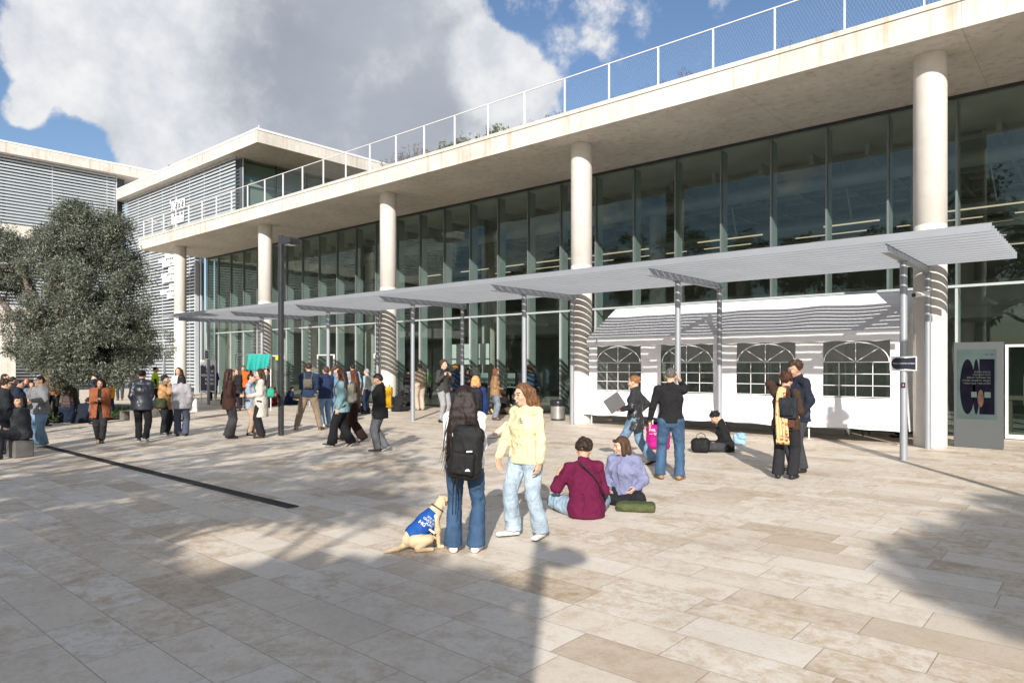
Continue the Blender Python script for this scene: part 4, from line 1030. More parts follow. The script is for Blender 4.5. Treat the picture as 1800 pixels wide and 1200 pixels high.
def rotz(a): c, s_ = math.cos(a), math.sin(a); return np.array([[c, -s_, 0], [s_, c, 0], [0, 0, 1]])
def rotx(a): c, s_ = math.cos(a), math.sin(a); return np.array([[1, 0, 0], [0, c, -s_], [0, s_, c]])
def roty(a): c, s_ = math.cos(a), math.sin(a); return np.array([[c, 0, s_], [0, 1, 0], [-s_, 0, c]])
def ik(a, t, l1, l2, pole):
    a, t, pole = np.asarray(a, float), np.asarray(t, float), np.asarray(pole, float); v = t-a; L = np.linalg.norm(v); u = v/max(L, 1e-6)
    L = min(L, (l1+l2)*.995); L = max(L, abs(l1-l2)+.02); x = (l1*l1-l2*l2+L*L)/(2*L); h = math.sqrt(max(l1*l1-x*x, 0))
    p = pole-u*(pole@u); p = nrm(p); return a+u*x+p*h, a+u*L

SKINS = {'l': (.60, .38, .27), 'm': (.50, .30, .20), 'd': (.34, .19, .125)}
def skinmat(c): 
    key = 'skin'+str(c)
    if key not in _cache:
        m = plain('skin', c, .5, 0, .06, 18, .15, 200, spec=.35); m.node_tree.nodes['Principled BSDF'].inputs['Subsurface Weight'].default_value = .12
        m.node_tree.nodes['Principled BSDF'].inputs['Subsurface Radius'].default_value = (.02, .008, .004); m.node_tree.nodes['Principled BSDF'].inputs['Subsurface Scale'].default_value = .3; _cache[key] = m
    return _cache[key]
def hairmat(c):
    key = 'hair'+str(c)
    if key not in _cache:
        m, t, bs = material('hair'); g = coords(t); n = t.noise(t.scalevec(g, (1, 1, .18)), 70, 4, .6)
        t.l.new(t.mix(t.maprange(n, .3, .7), tuple(x*.45 for x in c), tuple(min(1, x*1.7) for x in c)), bs.inputs['Base Color']); bs.inputs['Roughness'].default_value = .55; bs.inputs['Specular IOR Level'].default_value = .3
        bp = t.new('ShaderNodeBump'); bp.inputs['Strength'].default_value = .8; bp.inputs['Distance'].default_value = .006; t.l.new(n, bp.inputs['Height']); t.l.new(bp.outputs[0], bs.inputs['Normal']); _cache[key] = m
    return _cache[key]
def denim(c):
    key = 'denim'+str(c)
    if key not in _cache:
        m, t, bs = material('denim'); g = coords(t); n = t.noise(g, 5, 5, .6); w = t.noise(t.scalevec(g, (1, 1, 4)), 60, 3)
        cc = t.mix(t.maprange(n, .35, .68), tuple(x*.72 for x in c), tuple(min(1, x*1.35) for x in c)); cc = t.mix(t.math('MULTIPLY', t.maprange(w, .45, .7), .3), cc, tuple(min(1, x*1.7) for x in c))
        t.l.new(cc, bs.inputs['Base Color']); bs.inputs['Roughness'].default_value = .85
        folds(t, bs, t.scalevec(g, (1, 1, 1.9)), .8); _cache[key] = m
    return _cache[key]
M_LIP = plain('lip', (.42, .13, .11), .4, 0, .05); M_EYE = plain('eye dark', (.025, .018, .015), .25, 0, .02); M_TEETH = plain('teeth', (.75, .73, .68), .3, 0, .02); M_BROW = plain('brow', (.06, .04, .03), .8, 0, .05)
BLACK = (.018, .018, .021)

class P: pass
def person(label, px, py, f, H=1.68, sex='f', res=.02, skin='l', group=None, pel=None, lean=(0, 0), head=(0, 0, 0), hl='side', hr='side', fl=None, fr=None, elb=None,
           top=BLACK, hem=.48, bag=.012, sleeve=1.0, topmat=None, wr=.006, collar=True, coat=None, pants=BLACK, pmat=None, ankle=.062, thigh=.02, shoes=BLACK, sole=None, socks=None,
           hair='short', hc=(.03, .02, .015), kneel=None, kl=None, kr=None, pos=None, smile=False, waistz=None, pr=0.0, tuck=False, z=0.0, inner=None, open_front=False, hs=1.0, width=1.0, hL=None):
    o = P(); S = H/1.7; w0 = pos if pos is not None else G(px, py)
    los = math.atan2(w0.y, w0.x) if pos is None or True else 0
    yaw = los-R(f)-math.pi/2
    root = empty('person', (w0.x, w0.y, z), yaw, label, 'person', group)
    o.root = root; o.yaw = yaw; o.S = S
    seat = pel is not None; pz = pel[2] if seat else .53*H-pr; P0 = np.array([pel[0] if seat else 0, pel[1] if seat else 0, pz])
    Tr = rotz(0)@roty(R(lean[1]))@rotx(-R(lean[0])); T = lambda x, y, z_: P0+Tr@np.array([x, y, z_])
    m = 1.0 if sex == 'm' else .92
    hipw = .092*S*(1.0 if sex == 'm' else 1.04); shw = .168*S*m*width; SX = Tr@np.array([1, 0, 0]); SY = Tr@np.array([0, 1, 0]); SZ = Tr@np.array([0, 0, 1])
    waist = T(0, .0, .10*S); chest = T(0, .005, .30*S); shl = T(0, -.005, .475*S); neck = T(0, -.012, .50*S); o.chest = chest; o.SY = SY; o.SX = SX; o.SZ = SZ; o.T = T
    Hd = Tr@rotz(-R(head[0]))@rotx(-R(head[1]))@roty(R(head[2])); nb = T(0, .0, .535*S); hc_ = nb+Hd@np.array([0, .022*S, .118*S]); hX, hY, hZ = Hd[:, 0], Hd[:, 1], Hd[:, 2]; o.hc = hc_
    sh = [T(-shw, -.005, .450*S), T(shw, -.005, .450*S)]; hip = [P0+np.array([-hipw, 0, -.02*S]), P0+np.array([hipw, 0, -.02*S])]
    ua, fa, th, sn = .285*S, .25*S, .413*S, .407*S
    # hands
    W_ = []; E_ = []; HD = []
    for i, hnd in enumerate((hl, hr)):
        sg = -1 if i == 0 else 1
        pre = {'side': ((sg*(shw+.055), .05, -.06), (sg*.5, -1, 0), (0, .12, -1)), 'phone': ((sg*.06, .27, .22), (sg*.45, -.7, -1), (-sg*.5, .7, .3)), 'hold': ((sg*.09, .24, .12), (sg*.4, -1, -.8), (-sg*.6, .8, 0)),
               'ear': ((sg*.115, .06, .60), (sg*1, .25, -.9), (-sg*.25, -.1, 1)), 'mouth': ((sg*.06, .19, .52), (sg*.5, .3, -1), (-sg*.6, -.5, .6)), 'pocket': ((sg*(shw+.0), .07, -.04), (sg*.45, -1, 0), (-sg*.35, .4, -.9)),
               'belly': ((sg*.05, .19, .1), (sg*.45, -1, -.6), (-sg*1, .3, 0)), 'strap': ((sg*.13, .14, .36), (sg*1, -.2, -1), (-sg*.5, -.2, .8)), 'out': ((sg*.18, .34, .2), (sg*.8, -.4, -1), (0, 1, .2))}
        if isinstance(hnd, str): tg_, pole, hd = pre[hnd]; tg_ = T(*(np.array(tg_)*S)); pole = Tr@np.array(pole, float); hd = Tr@np.array(hd, float)
        else: tg_, pole, hd = hnd; tg_ = np.array(tg_, float)*S; pole = np.array(pole, float); hd = np.array(hd, float)
        e, w = ik(sh[i], tg_, ua, fa, pole); W_.append(w); E_.append(e); HD.append(nrm(nrm(hd)*.8+nrm(w-e)*.35))
    o.W = W_; o.HD = HD
    K_ = []; A_ = []; FT = []
    for i, ft in enumerate((fl, fr)):
        sg = -1 if i == 0 else 1
        if ft is None: ft = (sg*.095, -.01, .085, sg*8, 0)
        x, y, zz, fy, pitch = ft
        pole = np.array([sg*.15, 1, .1]) if (kl, kr)[i] is None else np.array((kl, kr)[i], float)
        k, a = ik(hip[i], np.array([x, y, zz])*S, th, sn, pole); K_.append(k); A_.append(a)
        c_, s__ = math.cos(R(fy)), math.sin(R(fy)); fw = np.array([s__*math.cos(R(pitch)), c_*math.cos(R(pitch)), -math.sin(R(pitch))]); FT.append(fw)
    pts = np.array([hc_+hZ*.2, hc_-hZ*.1, *W_, *E_, *K_, *A_, *sh, P0, *[w+h*.2 for w, h in zip(W_, HD)], *[a+f_*.2 for a, f_ in zip(A_, FT)]])
    lo = pts.min(0)-.22; hi = pts.max(0)+.2; lo[2] = max(lo[2], -.05)
    # ---- body
    B = Field(lo, hi, res)
    B.cone(P0, waist, .108*S, .098*S, .03, SX, 1.38, 1.26 if sex == 'f' else 1.38); B.cone(waist, chest, .098*S, .112*S, .03, SX, 1.26, 1.35); B.cone(chest, shl-SZ*.02*S, .108*S, .052*S, .03, SX, 1.33, 1.65)
    B.cone(neck-SZ*.03, nb+SZ*.03*S, .056*S, .052*S, .03)
    for i in (0, 1):
        B.cone(neck-SZ*.025*S, sh[i]-SZ*.008*S, .042*S, .044*S, .025); B.chain([sh[i]-SZ*.008*S, E_[i], W_[i]], [.046*S, .041*S, .027*S]); B.chain([hip[i], K_[i], A_[i]], [.088*S, .058*S, .036*S], .03)
    # head
    Ah = np.array([hX, hY, hZ]); h = lambda x, y, z_: hc_+(hX*x+hY*y+hZ*z_)*S*hs; o.h = h; hS = S*hs
    B.ell(h(0, -.012, .022), (.074*hS, .094*hS, .092*hS), Ah, .01); B.ell(h(0, .024, -.035), (.058*hS, .064*hS, .078*hS), Ah, .03)
    B.cone(h(0, -.02, -.03), nb+SZ*.01, .052*S, .05*S, .03)
    B.ell(h(0, .062, -.098), (.022*hS, .022*hS, .018*hS), Ah, .03)
    B.cone(h(0, .085, .005), h(0, .108, -.033), .0085*hS, .014*hS, .014); B.ell(h(0, .093, -.064), (.024*hS, .014*hS, .012*hS), Ah, .014)
    B.cone(h(-.03, .082, .022), h(.03, .082, .022), .012*hS, .012*hS, .02)
    for sg in (-1, 1):
        B.ell(h(sg*.075, -.008, -.012), (.011*hS, .02*hS, .031*hS), Ah, .008); B.ell(h(sg*.04, .066, -.03), (.02*hS, .02*hS, .02*hS), Ah, .025)
        if res < .012: B.ell(h(sg*.031, .098, .002), (.017*hS, .02*hS, .011*hS), Ah, 0, cut=True); B.ell(h(sg*.031, .078, .002), (.0145*hS, .0145*hS, .0135*hS), Ah, .002)
    # hands and fingers
    fr_ = max(.0082*S, res*.62)
    for i in (0, 1):
        sg = -1 if i == 0 else 1; d = HD[i]; w = W_[i]; side = nrm(np.cross(d, SX*sg if abs(d@SX) < .8 else SZ)); 
        if side@SY < 0: side = -side            # thumb side points forward
        pn = nrm(np.cross(side, d)); pn = pn if pn@(-SX*sg) > 0 else -pn
        pc = w+d*.045*S
        B.rbox(pc, (.048*S, .038*S, .013*S), .012*S, np.array([d, side, pn]), .012)
        for j, (off, ln) in enumerate(((.029, .072), (.010, .080), (-.009, .075), (-.027, .058))):
            a = w+(d*.085+side*off)*S; cl = .35+.12*j
            d1 = nrm(d+pn*cl*.6); d2 = nrm(d+pn*(cl+.9)); a1 = a+d1*ln*.5*S; a2 = a1+d2*ln*.5*S
            B.chain([a, a1, a2], [fr_, fr_*.95, fr_*.85], .002)
        a = w+(d*.02+side*.034)*S; a1 = a+nrm(d*.7+side*.8+pn*.2)*.035*S; a2 = a1+nrm(d*1.0+side*.25+pn*.35)*.03*S; B.chain([a, a1, a2], [fr_*1.25, fr_*1.1, fr_*.95], .004)
    for i in (0, 1): B.cone(A_[i]-np.array([0, 0, .03*S]), A_[i]+FT[i]*.12*S-np.array([0, 0, .045*S]), .032*S, .026*S, .01)
    B.plane((0, 0, .004), (0, 0, -1))
    V, Fc = B.mesh(); fc = V[Fc].mean(1); mi = np.zeros(len(Fc), int)
    rel_ = (fc-hc_)@Ah.T/hS
    mo = ((rel_[:, 0]/.024)**2+((rel_[:, 2]+.066)/(.0095 if not smile else .013))**2 < 1) & (rel_[:, 1] > .06); mi[mo] = 1
    if smile: mi[((rel_[:, 0]/.018)**2+((rel_[:, 2]+.066)/.006)**2 < 1) & (rel_[:, 1] > .06)] = 3
    for sg in (-1, 1):
        mi[(((rel_[:, 0]-sg*.031)/.0135)**2+((rel_[:, 2]-.002)/.0075)**2 < 1) & (rel_[:, 1] > .05)] = 2
        mi[(np.abs(rel_[:, 0]-sg*.032) < .018) & (np.abs(rel_[:, 2]-.026+.15*np.abs(rel_[:, 0]-sg*.028)) < .0045) & (rel_[:, 1] > .05)] = 4
    body = mesh_from('body', V, Fc, [skinmat(SKINS[skin]), M_LIP, M_EYE, M_TEETH, M_BROW], root, True, mi)
    def part_(Fd, name, mats, mifn=None):
        r = Fd.mesh()
        if r is None: return None
        V, Fc = r; mi = mifn(V[Fc].mean(1)) if mifn else None
        return mesh_from(name, V, Fc, mats, root, True, mi)
    sd = abs(hash(label)) % 1000; sd = sum(map(ord, label)) % 1000
    # ---- trousers
    if pants is not None:
        Tn = Field(lo, hi, res); wp = waistz if waistz is not None else .0
        Tn.cone(P0-SZ*.03*S, P0+SZ*(wp), .116*S+thigh*.3, .106*S+thigh*.2, .03, SX, 1.38, 1.32)
        for i in (0, 1):
            leg = nrm(A_[i]-K_[i]); Tn.chain([hip[i], K_[i]], [.094*S+thigh, .062*S+thigh*.8], .035); Tn.cone(K_[i], A_[i]+leg*.0, .062*S+thigh*.8, ankle*S, .02)
            Tn.ell(hip[i]-SY*.035*S-SZ*.03, (.082*S, .068*S, .09*S), None, .03)
        Tn.wrinkle(.007, 26, sd, (1, 1, .8))
        if not seat: Tn.plane(P0+SZ*(wp+.02*S), SZ)
        if not seat:
            zc = min(A_[0][2], A_[1][2])-(.018 if ankle > .075 else .0); Tn.plane((0, 0, max(zc, .012)), (0, 0, -1))
        Tn.plane((0, 0, .006), (0, 0, -1))
        part_(Tn, 'trousers', pmat or fabric(pants, 'trouser cloth'))
    # ---- shoes
    for i in (0, 1):
        Sh = Field(A_[i]-.25, A_[i]+.28, min(res, .012))
        u = np.array([0, 0, 1.0]); u = nrm(u-FT[i]*(u@FT[i])) if abs(FT[i][2]) < .9 else nrm(-np.array([FT[i][0], FT[i][1], 0])); s_ = np.cross(FT[i], u)
        h0 = A_[i]-u*.050*S-FT[i]*.04*S; t0 = h0+FT[i]*.205*S-u*.006
        Sh.cone(h0, t0, .036*S, .030*S, .02, s_, 1.12, 1.42); Sh.cone(h0+u*.022*S+FT[i]*.012, A_[i]+u*.005+FT[i]*.01, .038*S, .038*S, .025); Sh.plane((0, 0, .003), (0, 0, -1))
        V, Fc = Sh.mesh(); fc = V[Fc].mean(1); mi = ((fc-h0)@u < -.012*S).astype(int)
        mesh_from('shoe', V, Fc, [plain('shoe leather', shoes, .55, 0, .1, 20), plain('shoe sole', sole or tuple(x*.6 for x in shoes), .6, 0, .05)], root, True, mi)
        if socks:
            So = Field(A_[i]-.12, A_[i]+.15, min(res, .015)); So.cone(A_[i], A_[i]+nrm(K_[i]-A_[i])*.08, .043*S, .043*S, .01); V, Fc = So.mesh(); mesh_from('sock', V, Fc, fabric(socks, 'sock knit'), root, True)
    # ---- top
    def tophalf(bg, hz, slv, name, mat, amp=wr, op=False, skirt=None, res_=res, neckup=.0):
        U = Field(lo, hi, res_); hp = T(0, 0, hz); bz = bg*.78
        U.cone(P0-(SZ*.09*S if not seat else SY*.02*S+SZ*.0), P0, .124*S+bz, .116*S+bz, .03, SX, 1.40, 1.40); U.cone(P0+SZ*.0, waist, .112*S+bz, .10*S+bz*1.1, .04, SX, 1.40, 1.34); U.cone(waist, chest, .10*S+bz*1.1, .118*S+bz, .03, SX, 1.34, 1.36); U.cone(chest, shl-SZ*.02*S, .118*S+bz*.9, .062*S+bz*.4, .03, SX, 1.34, 1.7)
        if sex == 'f':
            for sg in (-1, 1): U.ell(T(sg*.07*S, .085*S, .30*S), (.058*S, .055*S, .06*S), None, .04)
        if hz < 0:
            b0 = P0; b1 = (skirt if skirt is not None else T(0, 0, hz-.1)); U.cone(b0, b1, .112*S+bz, (.125*S+bz*1.4), .03, SX, 1.36, 1.38)
        for i in (0, 1):
            U.cone(neck-SZ*.025*S, sh[i]-SZ*.006*S, .058*S+bz*.2, .057*S+bz*.4, .03)
            if slv > .5:
                e2 = E_[i]+(W_[i]-E_[i])*((slv-.5)*2)*.93; U.chain([sh[i]-SZ*.008*S, E_[i], e2], [.054*S+bz*.55, .043*S+bz*.75, max(.034*S, .033*S+bz*.45)], .025)
            else: U.cone(sh[i], sh[i]+(E_[i]-sh[i])*slv*2, .06*S+bz, .055*S+bz, .02)
        if collar: U.cone(neck-SZ*.01, neck+SZ*(.022*S+neckup), .064*S+bz*.3, .060*S+bz*.3, .015)
        U.wrinkle(amp, 24, sd+3, (1, 1, .75)); U.plane(hp, -SZ) if not seat else U.plane(P0-np.array([0, 0, .10]), (0, 0, -1))
        U.plane((0, 0, .008), (0, 0, -1))
        if op:   # opening down the front
            X, Y, Z = U.ax[0][:, None, None], U.ax[1][None, :, None], U.ax[2][None, None, :]; c = T(0, 0, .1)
            q = (X-c[0])*SX[0]+(Y-c[1])*SX[1]+(Z-c[2])*SX[2]; r = (X-c[0])*SY[0]+(Y-c[1])*SY[1]+(Z-c[2])*SY[2]; hz_ = (X-c[0])*SZ[0]+(Y-c[1])*SZ[1]+(Z-c[2])*SZ[2]
            U.F = np.maximum(U.F, np.minimum(.035+.10*np.maximum(-hz_, 0)-np.abs(q), r-.04).astype(f32))
        return part_(U, name, mat)
    hz = (hem-.53)*H
    if inner is not None: tophalf(.004, -.06, .9, 'shirt', fabric(inner))
    if top is not None: tophalf(bag, hz, sleeve, coat or 'shirt', topmat or fabric(top), op=open_front, neckup=.0)
    # ---- hair
    Hr = Field(hc_-np.array([.32, .32, .62])*S, hc_+np.array([.32, .32, .22])*S, min(res, .014)); big = res < .012
    if hair == 'short':
        Hr.ell(h(0, -.018, .027), (.0785*hS, .098*hS, .093*hS), Ah, 0); Hr.cone(h(-.03, -.075, -.02), h(.03, -.075, -.02), .04*hS, .04*hS, .03); Hr.wrinkle(.006, 75, sd); Hr.plane(h(0, .055, .03), nrm(hY*1.0-hZ*.9)); Hr.plane(h(0, 0, -.062), nrm(-hZ+hY*.75))
    elif hair == 'crop':
        Hr.ell(h(0, -.02, .03), (.0775*hS, .096*hS, .090*hS), Ah, 0); Hr.wrinkle(.002, 90, sd); Hr.plane(h(0, .04, .05), nrm(hY-hZ*.7)); Hr.plane(h(0, 0, -.04), nrm(-hZ+hY*.5))
    elif hair == 'curly':
        rg = np.random.default_rng(sd)
        for k in range(70):
            d = nrm(rg.normal(size=3)); 
            if d[1] > .55 and d[2] < .35 or d[2] < -.45: continue
            if d[1] > .2 and d[2] < -.05: continue
            Hr.ell(h(d[0]*.078, -.022+d[1]*.09, .035+d[2]*.09), np.full(3, rg.uniform(.02, .034)*hS), None, .006)
        Hr.ell(h(0, -.03, .035), (.082*hS, .09*hS, .092*hS), Ah, .01); Hr.wrinkle(.006, 85, sd); Hr.plane(h(0, .075, .035), nrm(hY-hZ*.25))
    elif hair in ('bob', 'long', 'tail', 'bun', 'wavy'):
        Hr.ell(h(0, -.02, .034), (.083*hS, .098*hS, .092*hS), Ah, 0); Hr.plane(h(0, .052, .05), nrm(hY*1.0-hZ*.55))
        bk = -SY
        if hair == 'bob':
            for sg in (-1, 1): Hr.cone(h(sg*.062, .0, .03), h(sg*.082, .012, -.105), .035*hS, .034*hS, .02)
            for x in (-.045, 0, .045): Hr.cone(h(x, -.07, .03), h(x*1.3, -.065, -.105), .042*hS, .042*hS, .02)
            Hr.cone(h(-.04, .07, .075), h(.045, .075, .07), .02*hS, .02*hS, .012)
        elif hair in ('long', 'wavy'):
            L = hL or (.36 if hair == 'long' else .27)
            rg = np.random.default_rng(sd)
            for sg, ln in ((-1, .8), (1, .75)): 
                Hr.chain([h(sg*.058, .01, .03), h(sg*.078, -.01, -.09), nb+(SX*sg*.085+bk*.03-SZ*.04)*S, nb+(SX*sg*.10+bk*.07-SZ*L*ln)*S], [.032*hS, .03*hS, .034*hS, .018*S], .02)
            for k in range(7):
                x = (k-3)/3*.075; Hr.chain([h(x, -.075, .02), h(x*1.2, -.09, -.09), nb+(SX*x*1.5+bk*.085-SZ*.06)*S, nb+(SX*(x*1.6+rg.normal()*.01)+bk*(.115)-SZ*L*rg.uniform(.75, 1))*S], [.04*hS, .038*hS, .035*S, .014*S], .018)
        elif hair == 'tail':
            Hr.chain([h(0, -.1, .05), h(0, -.14, -.01), nb+(bk*.13-SZ*.04)*S, nb+(bk*.12-SZ*.2)*S], [.03*S, .03*S, .028*S, .012*S], .015); Hr.plane(h(0, 0, -.35), -hZ)
        elif hair == 'bun': Hr.ell(h(0, -.105, .05), (.042*S, .04*S, .04*S), None, .02)
        Hr.wrinkle(.006 if hair == 'wavy' else .004, 60, sd, (1, 1, .4))
        if hair in ('tail', 'bun'):
            pass
    # keep the face clear
    if hair != 'hood': Hr.ell(h(0, .105, -.03), (.052*hS, .07*hS, .085*hS), Ah, 0, cut=True)
    if hair: ho = part_(Hr, 'hair', hairmat(hc)); o.hair = ho
    return o

def wisps(o, n, L, colr, spread=.1, seed=0, r=.0022, curl=.02):
    """loose strands of long hair as thin tubes, a part of the hair"""
    rg = np.random.default_rng(seed); b = MB(); S = o.S; bk = -o.SY
    nb = o.hc-o.SZ*.13*S
    for k in range(n):
        a = rg.uniform(-1, 1); p0 = o.h(a*.07, -.02-.06*(1-abs(a)), .04); p1 = o.h(a*.088, -.07+.03*abs(a), -.06); p2 = nb+(o.SX*a*(.085+spread*rg.random())+bk*(.10+.03*rg.random())-o.SZ*.06)*S
        ln = L*rg.uniform(.7, 1.1); pts = [p0, p1, p2]; q = p2; ph = rg.random()*6
        for j in range(6):
            q = q+(-o.SZ*ln/6+o.SX*(curl*math.sin(j*1.3+ph)+a*spread*.2)+bk*(curl*.6*math.cos(j*1.1+ph)+.006))*S; pts.append(q)
        b.tube([tuple(p) for p in pts], [r*1.5, r*1.5, r*1.6, r*1.5, r*1.4, r*1.2, r, r*.7, r*.4], 4, cap=False)
    ob = b.build('strands', hairmat(colr)); ob.parent = o.hair; return ob

def wear(o, name, label, cat, group=None):      # a thing carried by a person stands in the same frame
    r = empty(name, o.root.location, o.yaw, label, cat, group); return r
class Tilt:
    def __init__(s, o, a):
        s.__dict__.update(o.__dict__); c_, s_ = math.cos(R(a)), math.sin(R(a)); s.SX, s.SZ = o.SX*c_+o.SZ*s_, o.SZ*c_-o.SX*s_
def backpack(o, label, col, size=(.15, .09, .23), drop=0.0, side=0.0, pocket=None, res=.014, straps=True, pc2=None, shape='round', gap=.135, sc=None, tilt=0, wk=.006):
    if tilt: o = Tilt(o, tilt)
    S = o.S; r = wear(o, 'backpack', label, 'backpack'); A = np.array([o.SX, o.SY, o.SZ]); c = o.chest-o.SY*(gap+size[1])*1.0+o.SZ*(-.02-drop)*S+o.SX*side
    F_ = Field(c-.42, c+.42, res); F_.rbox(c, size, min(size)*(.8 if shape == 'round' else .25), A, .02); F_.wrinkle(wk, 20, 5)
    V, Fc = F_.mesh(); mesh_from('pack', V, Fc, fabric(col, 'pack nylon', .7), r, True)
    pcn = c-o.SY*(size[1]+.01)-o.SZ*size[2]*.35
    F_ = Field(pcn-.25, pcn+.25, res); F_.rbox(pcn, (size[0]*.75, .035, size[2]*.42), .03, A, .01); F_.wrinkle(.004, 30, 8); V, Fc = F_.mesh()
    mesh_from('front_pocket', V, Fc, fabric(pocket or tuple(x*.8 for x in col), 'pack nylon', .7), r, True)
    if straps:
        for sg in (-1, 1):
            b = MB(); a0 = c+o.SX*sg*size[0]*.6+o.SZ*size[2]*.8+o.SY*size[1]*.7; x = o.SX*sg*.10*S
            pts = [a0, o.T(sg*.10*S, -.05*S, .53*S), o.T(sg*.11*S, .05*S, .52*S), o.T(sg*.13*S, .15*S, .36*S), o.T(sg*.16*S, .12*S, .2*S), c+o.SX*sg*size[0]*.9-o.SZ*size[2]*.75+o.SY*size[1]*.6]
            b.tube([tuple(p) for p in pts], .02, 6, flat=.35); b.build('strap', fabric(sc or tuple(x*.7 for x in col), 'webbing'), r)
    b = MB(); q = c+o.SZ*size[2]*.98; b.tube([tuple(q+o.SX*.035), tuple(q+o.SX*.03+o.SZ*.045), tuple(q-o.SX*.03+o.SZ*.045), tuple(q-o.SX*.035)], .008, 6); b.build('grab_handle', fabric(tuple(x*.7 for x in col), 'webbing'), r)
    return r, c, A
def soft_bag(name, label, cat, loc, half, col, rz=0, rnd=.8, wrk=.012, seed=1, res=.012, handle=True, mat=None, mark=None, tilt=0):
    r = empty(name, loc, rz, label, cat); h_ = np.array(half); c = np.array([0, 0, half[2]]); A = rotx(R(tilt))
    F_ = Field(c-h_-.08, c+h_+.1, res); F_.rbox(c, h_, h_.min()*rnd, A, .01); F_.wrinkle(wrk, 18, seed); F_.plane((0, 0, .003), (0, 0, -1)); V, Fc = F_.mesh(); mesh_from('pouch', V, Fc, mat or fabric(col, 'bag cloth', .7), r, True)
    if handle:
        b = MB(); z = half[2]*2-.02; w = half[0]*.5; b.tube([(-w, 0, z), (-w*.8, .01, z+.09), (0, .02, z+.12), (w*.8, .01, z+.09), (w, 0, z)], .008, 6); b.build('handle', fabric(tuple(x*.7 for x in col), 'webbing'), r)
    return r
def held(o, i, name, label, cat, size, col, off=(0, 0, 0), rough=.3, rz=0.0):
    """small flat thing in hand i (0 left, 1 right), in the fingers"""
    S = o.S; p = o.W[i]+o.HD[i]*.09*S+np.array(off); r = wear(o, name, label, cat); b = MB(); x, y, z = size
    b.box((-x/2, -y/2, -z/2), (x/2, y/2, z/2), M=Matrix.Translation(tuple(p)) @ Matrix.Rotation(R(rz), 4, 'Z') @ Matrix.Rotation(R(-35), 4, 'X'), bev=min(size)*.2); b.build('case', plain(name+' case', col, rough, 0, .05), r)
    return r
# ------------------------------------------------------------------ who is where
GP = 'people on the square'
def pp_(label, px, py, f, hy=None, **kw):
    if hy is not None: kw['H'] = EYE*(py-hy)/(py-HOR)
    kw.setdefault('group', GP); return person(label, px, py, f, **kw)
NAVY = (.02, .03, .065); DKBR = (.06, .035, .025); BRH = (.07, .035, .018); BLK = (.012, .01, .009); WHITE = (.78, .78, .78); GREY = (.22, .22, .23)
JEAN = (.10, .19, .33); LJEAN = (.40, .52, .62); DJEAN = (.045, .09, .17)
def walk(st=.3, lift=.02): return dict(fl=(-.05, st, .085, -3, -8), fr=(.06, -st*.9, .12, 3, 35))
def walk2(st=.3): return dict(fl=(-.05, -st*.9, .12, -3, 35), fr=(.06, st, .085, 3, -8))
CROSS = dict(pel=(0, 0, .115), fl=(.10, .30, .055, 75, 0), fr=(-.12, .40, .055, -75, 0), kl=(-1, .2, .15), kr=(1, .2, .15))
KNEES = dict(pel=(0, 0, .115), fl=(-.10, .50, .085, -5, 0), fr=(.11, .46, .085, 5, 0), kl=(-.15, .2, 1), kr=(.15, .2, 1))

# 1 woman with the black backpack, seen from behind
a = pp_('woman in white top and flared blue jeans seen from behind, black backpack, long dark hair', 817, 969, 12, 673, res=.0068, top=WHITE, hem=.50, bag=.02, pants=JEAN, pmat=denim((.028, .068, .135)), ankle=.092, thigh=.008, hL=.40,
        shoes=(.8, .8, .78), sole=(.75, .70, .60), hair='wavy', hc=(.017, .010, .008), hl='belly', hr='hold', head=(-8, 6, -4), fl=(-.115, -.03, .085, -22, 0), fr=(.115, .0, .085, 6, 0), wr=.008, waistz=.09)
wisps(a, 300, .55, (.017, .010, .008), .06, 3, r=.0020, curl=.012)
bp_, c, A = backpack(a, 'large black backpack worn low by the woman in white', (.016, .016, .017), (.15, .10, .25), drop=.15, side=.075, res=.009, gap=.10, tilt=-7, wk=.016)
b = MB(); AX, AY, AZ = a.SX, a.SY, a.SZ
q = c-AY*.135+AZ*.02; b.add([tuple(q+AX*.03), tuple(q+AX*.085+AZ*.004), tuple(q+AX*.085+AZ*.018), tuple(q+AX*.03+AZ*.014)], [(0, 1, 2, 3)]); q = c-AY*.152-AZ*.15
b.add([tuple(q+AX*.02), tuple(q+AX*.07), tuple(q+AX*.055+AZ*.022), tuple(q+AX*.03+AZ*.018)], [(0, 1, 2, 3)]); b.build('pale_logo', M_WHITEP, bp_)
b = MB()
for dx in (-.10, -.07):
    q = c-AZ*.22-AY*.06+AX*dx; b.tube([tuple(q), tuple(q-AY*.05-AZ*.14), tuple(q-AY*.03-AZ*.34-AX*.01)], .016, 6, flat=.2)
b.build('hanging_strap', fabric((.02, .02, .022), 'webbing'), bp_)

# 2 woman in the yellow sweatshirt
y = pp_('laughing woman in pale yellow sweatshirt and light cargo jeans, long brown hair', 925, 943, 222, 668, res=.0068, top=(.66, .60, .37), hem=.475, bag=.028, pants=LJEAN, pmat=denim((.33, .41, .49)), ankle=.092, thigh=.020,
        shoes=(.74, .74, .74), sole=(.06, .06, .065), hair='wavy', hc=(.13, .062, .028), smile=True, hl=((-.30, .12, .80), (-.6, -1, 0), (.25, .2, -1)), hr=((.27, .16, .84), (.6, -1, 0), (-.3, .1, -1)), head=(12, 8, 3), fl=(-.15, -.07, .085, -18, 0), fr=(.13, .07, .085, 30, 0), wr=.013)
wisps(y, 200, .36, (.17, .085, .035), .03, 9, curl=.014)
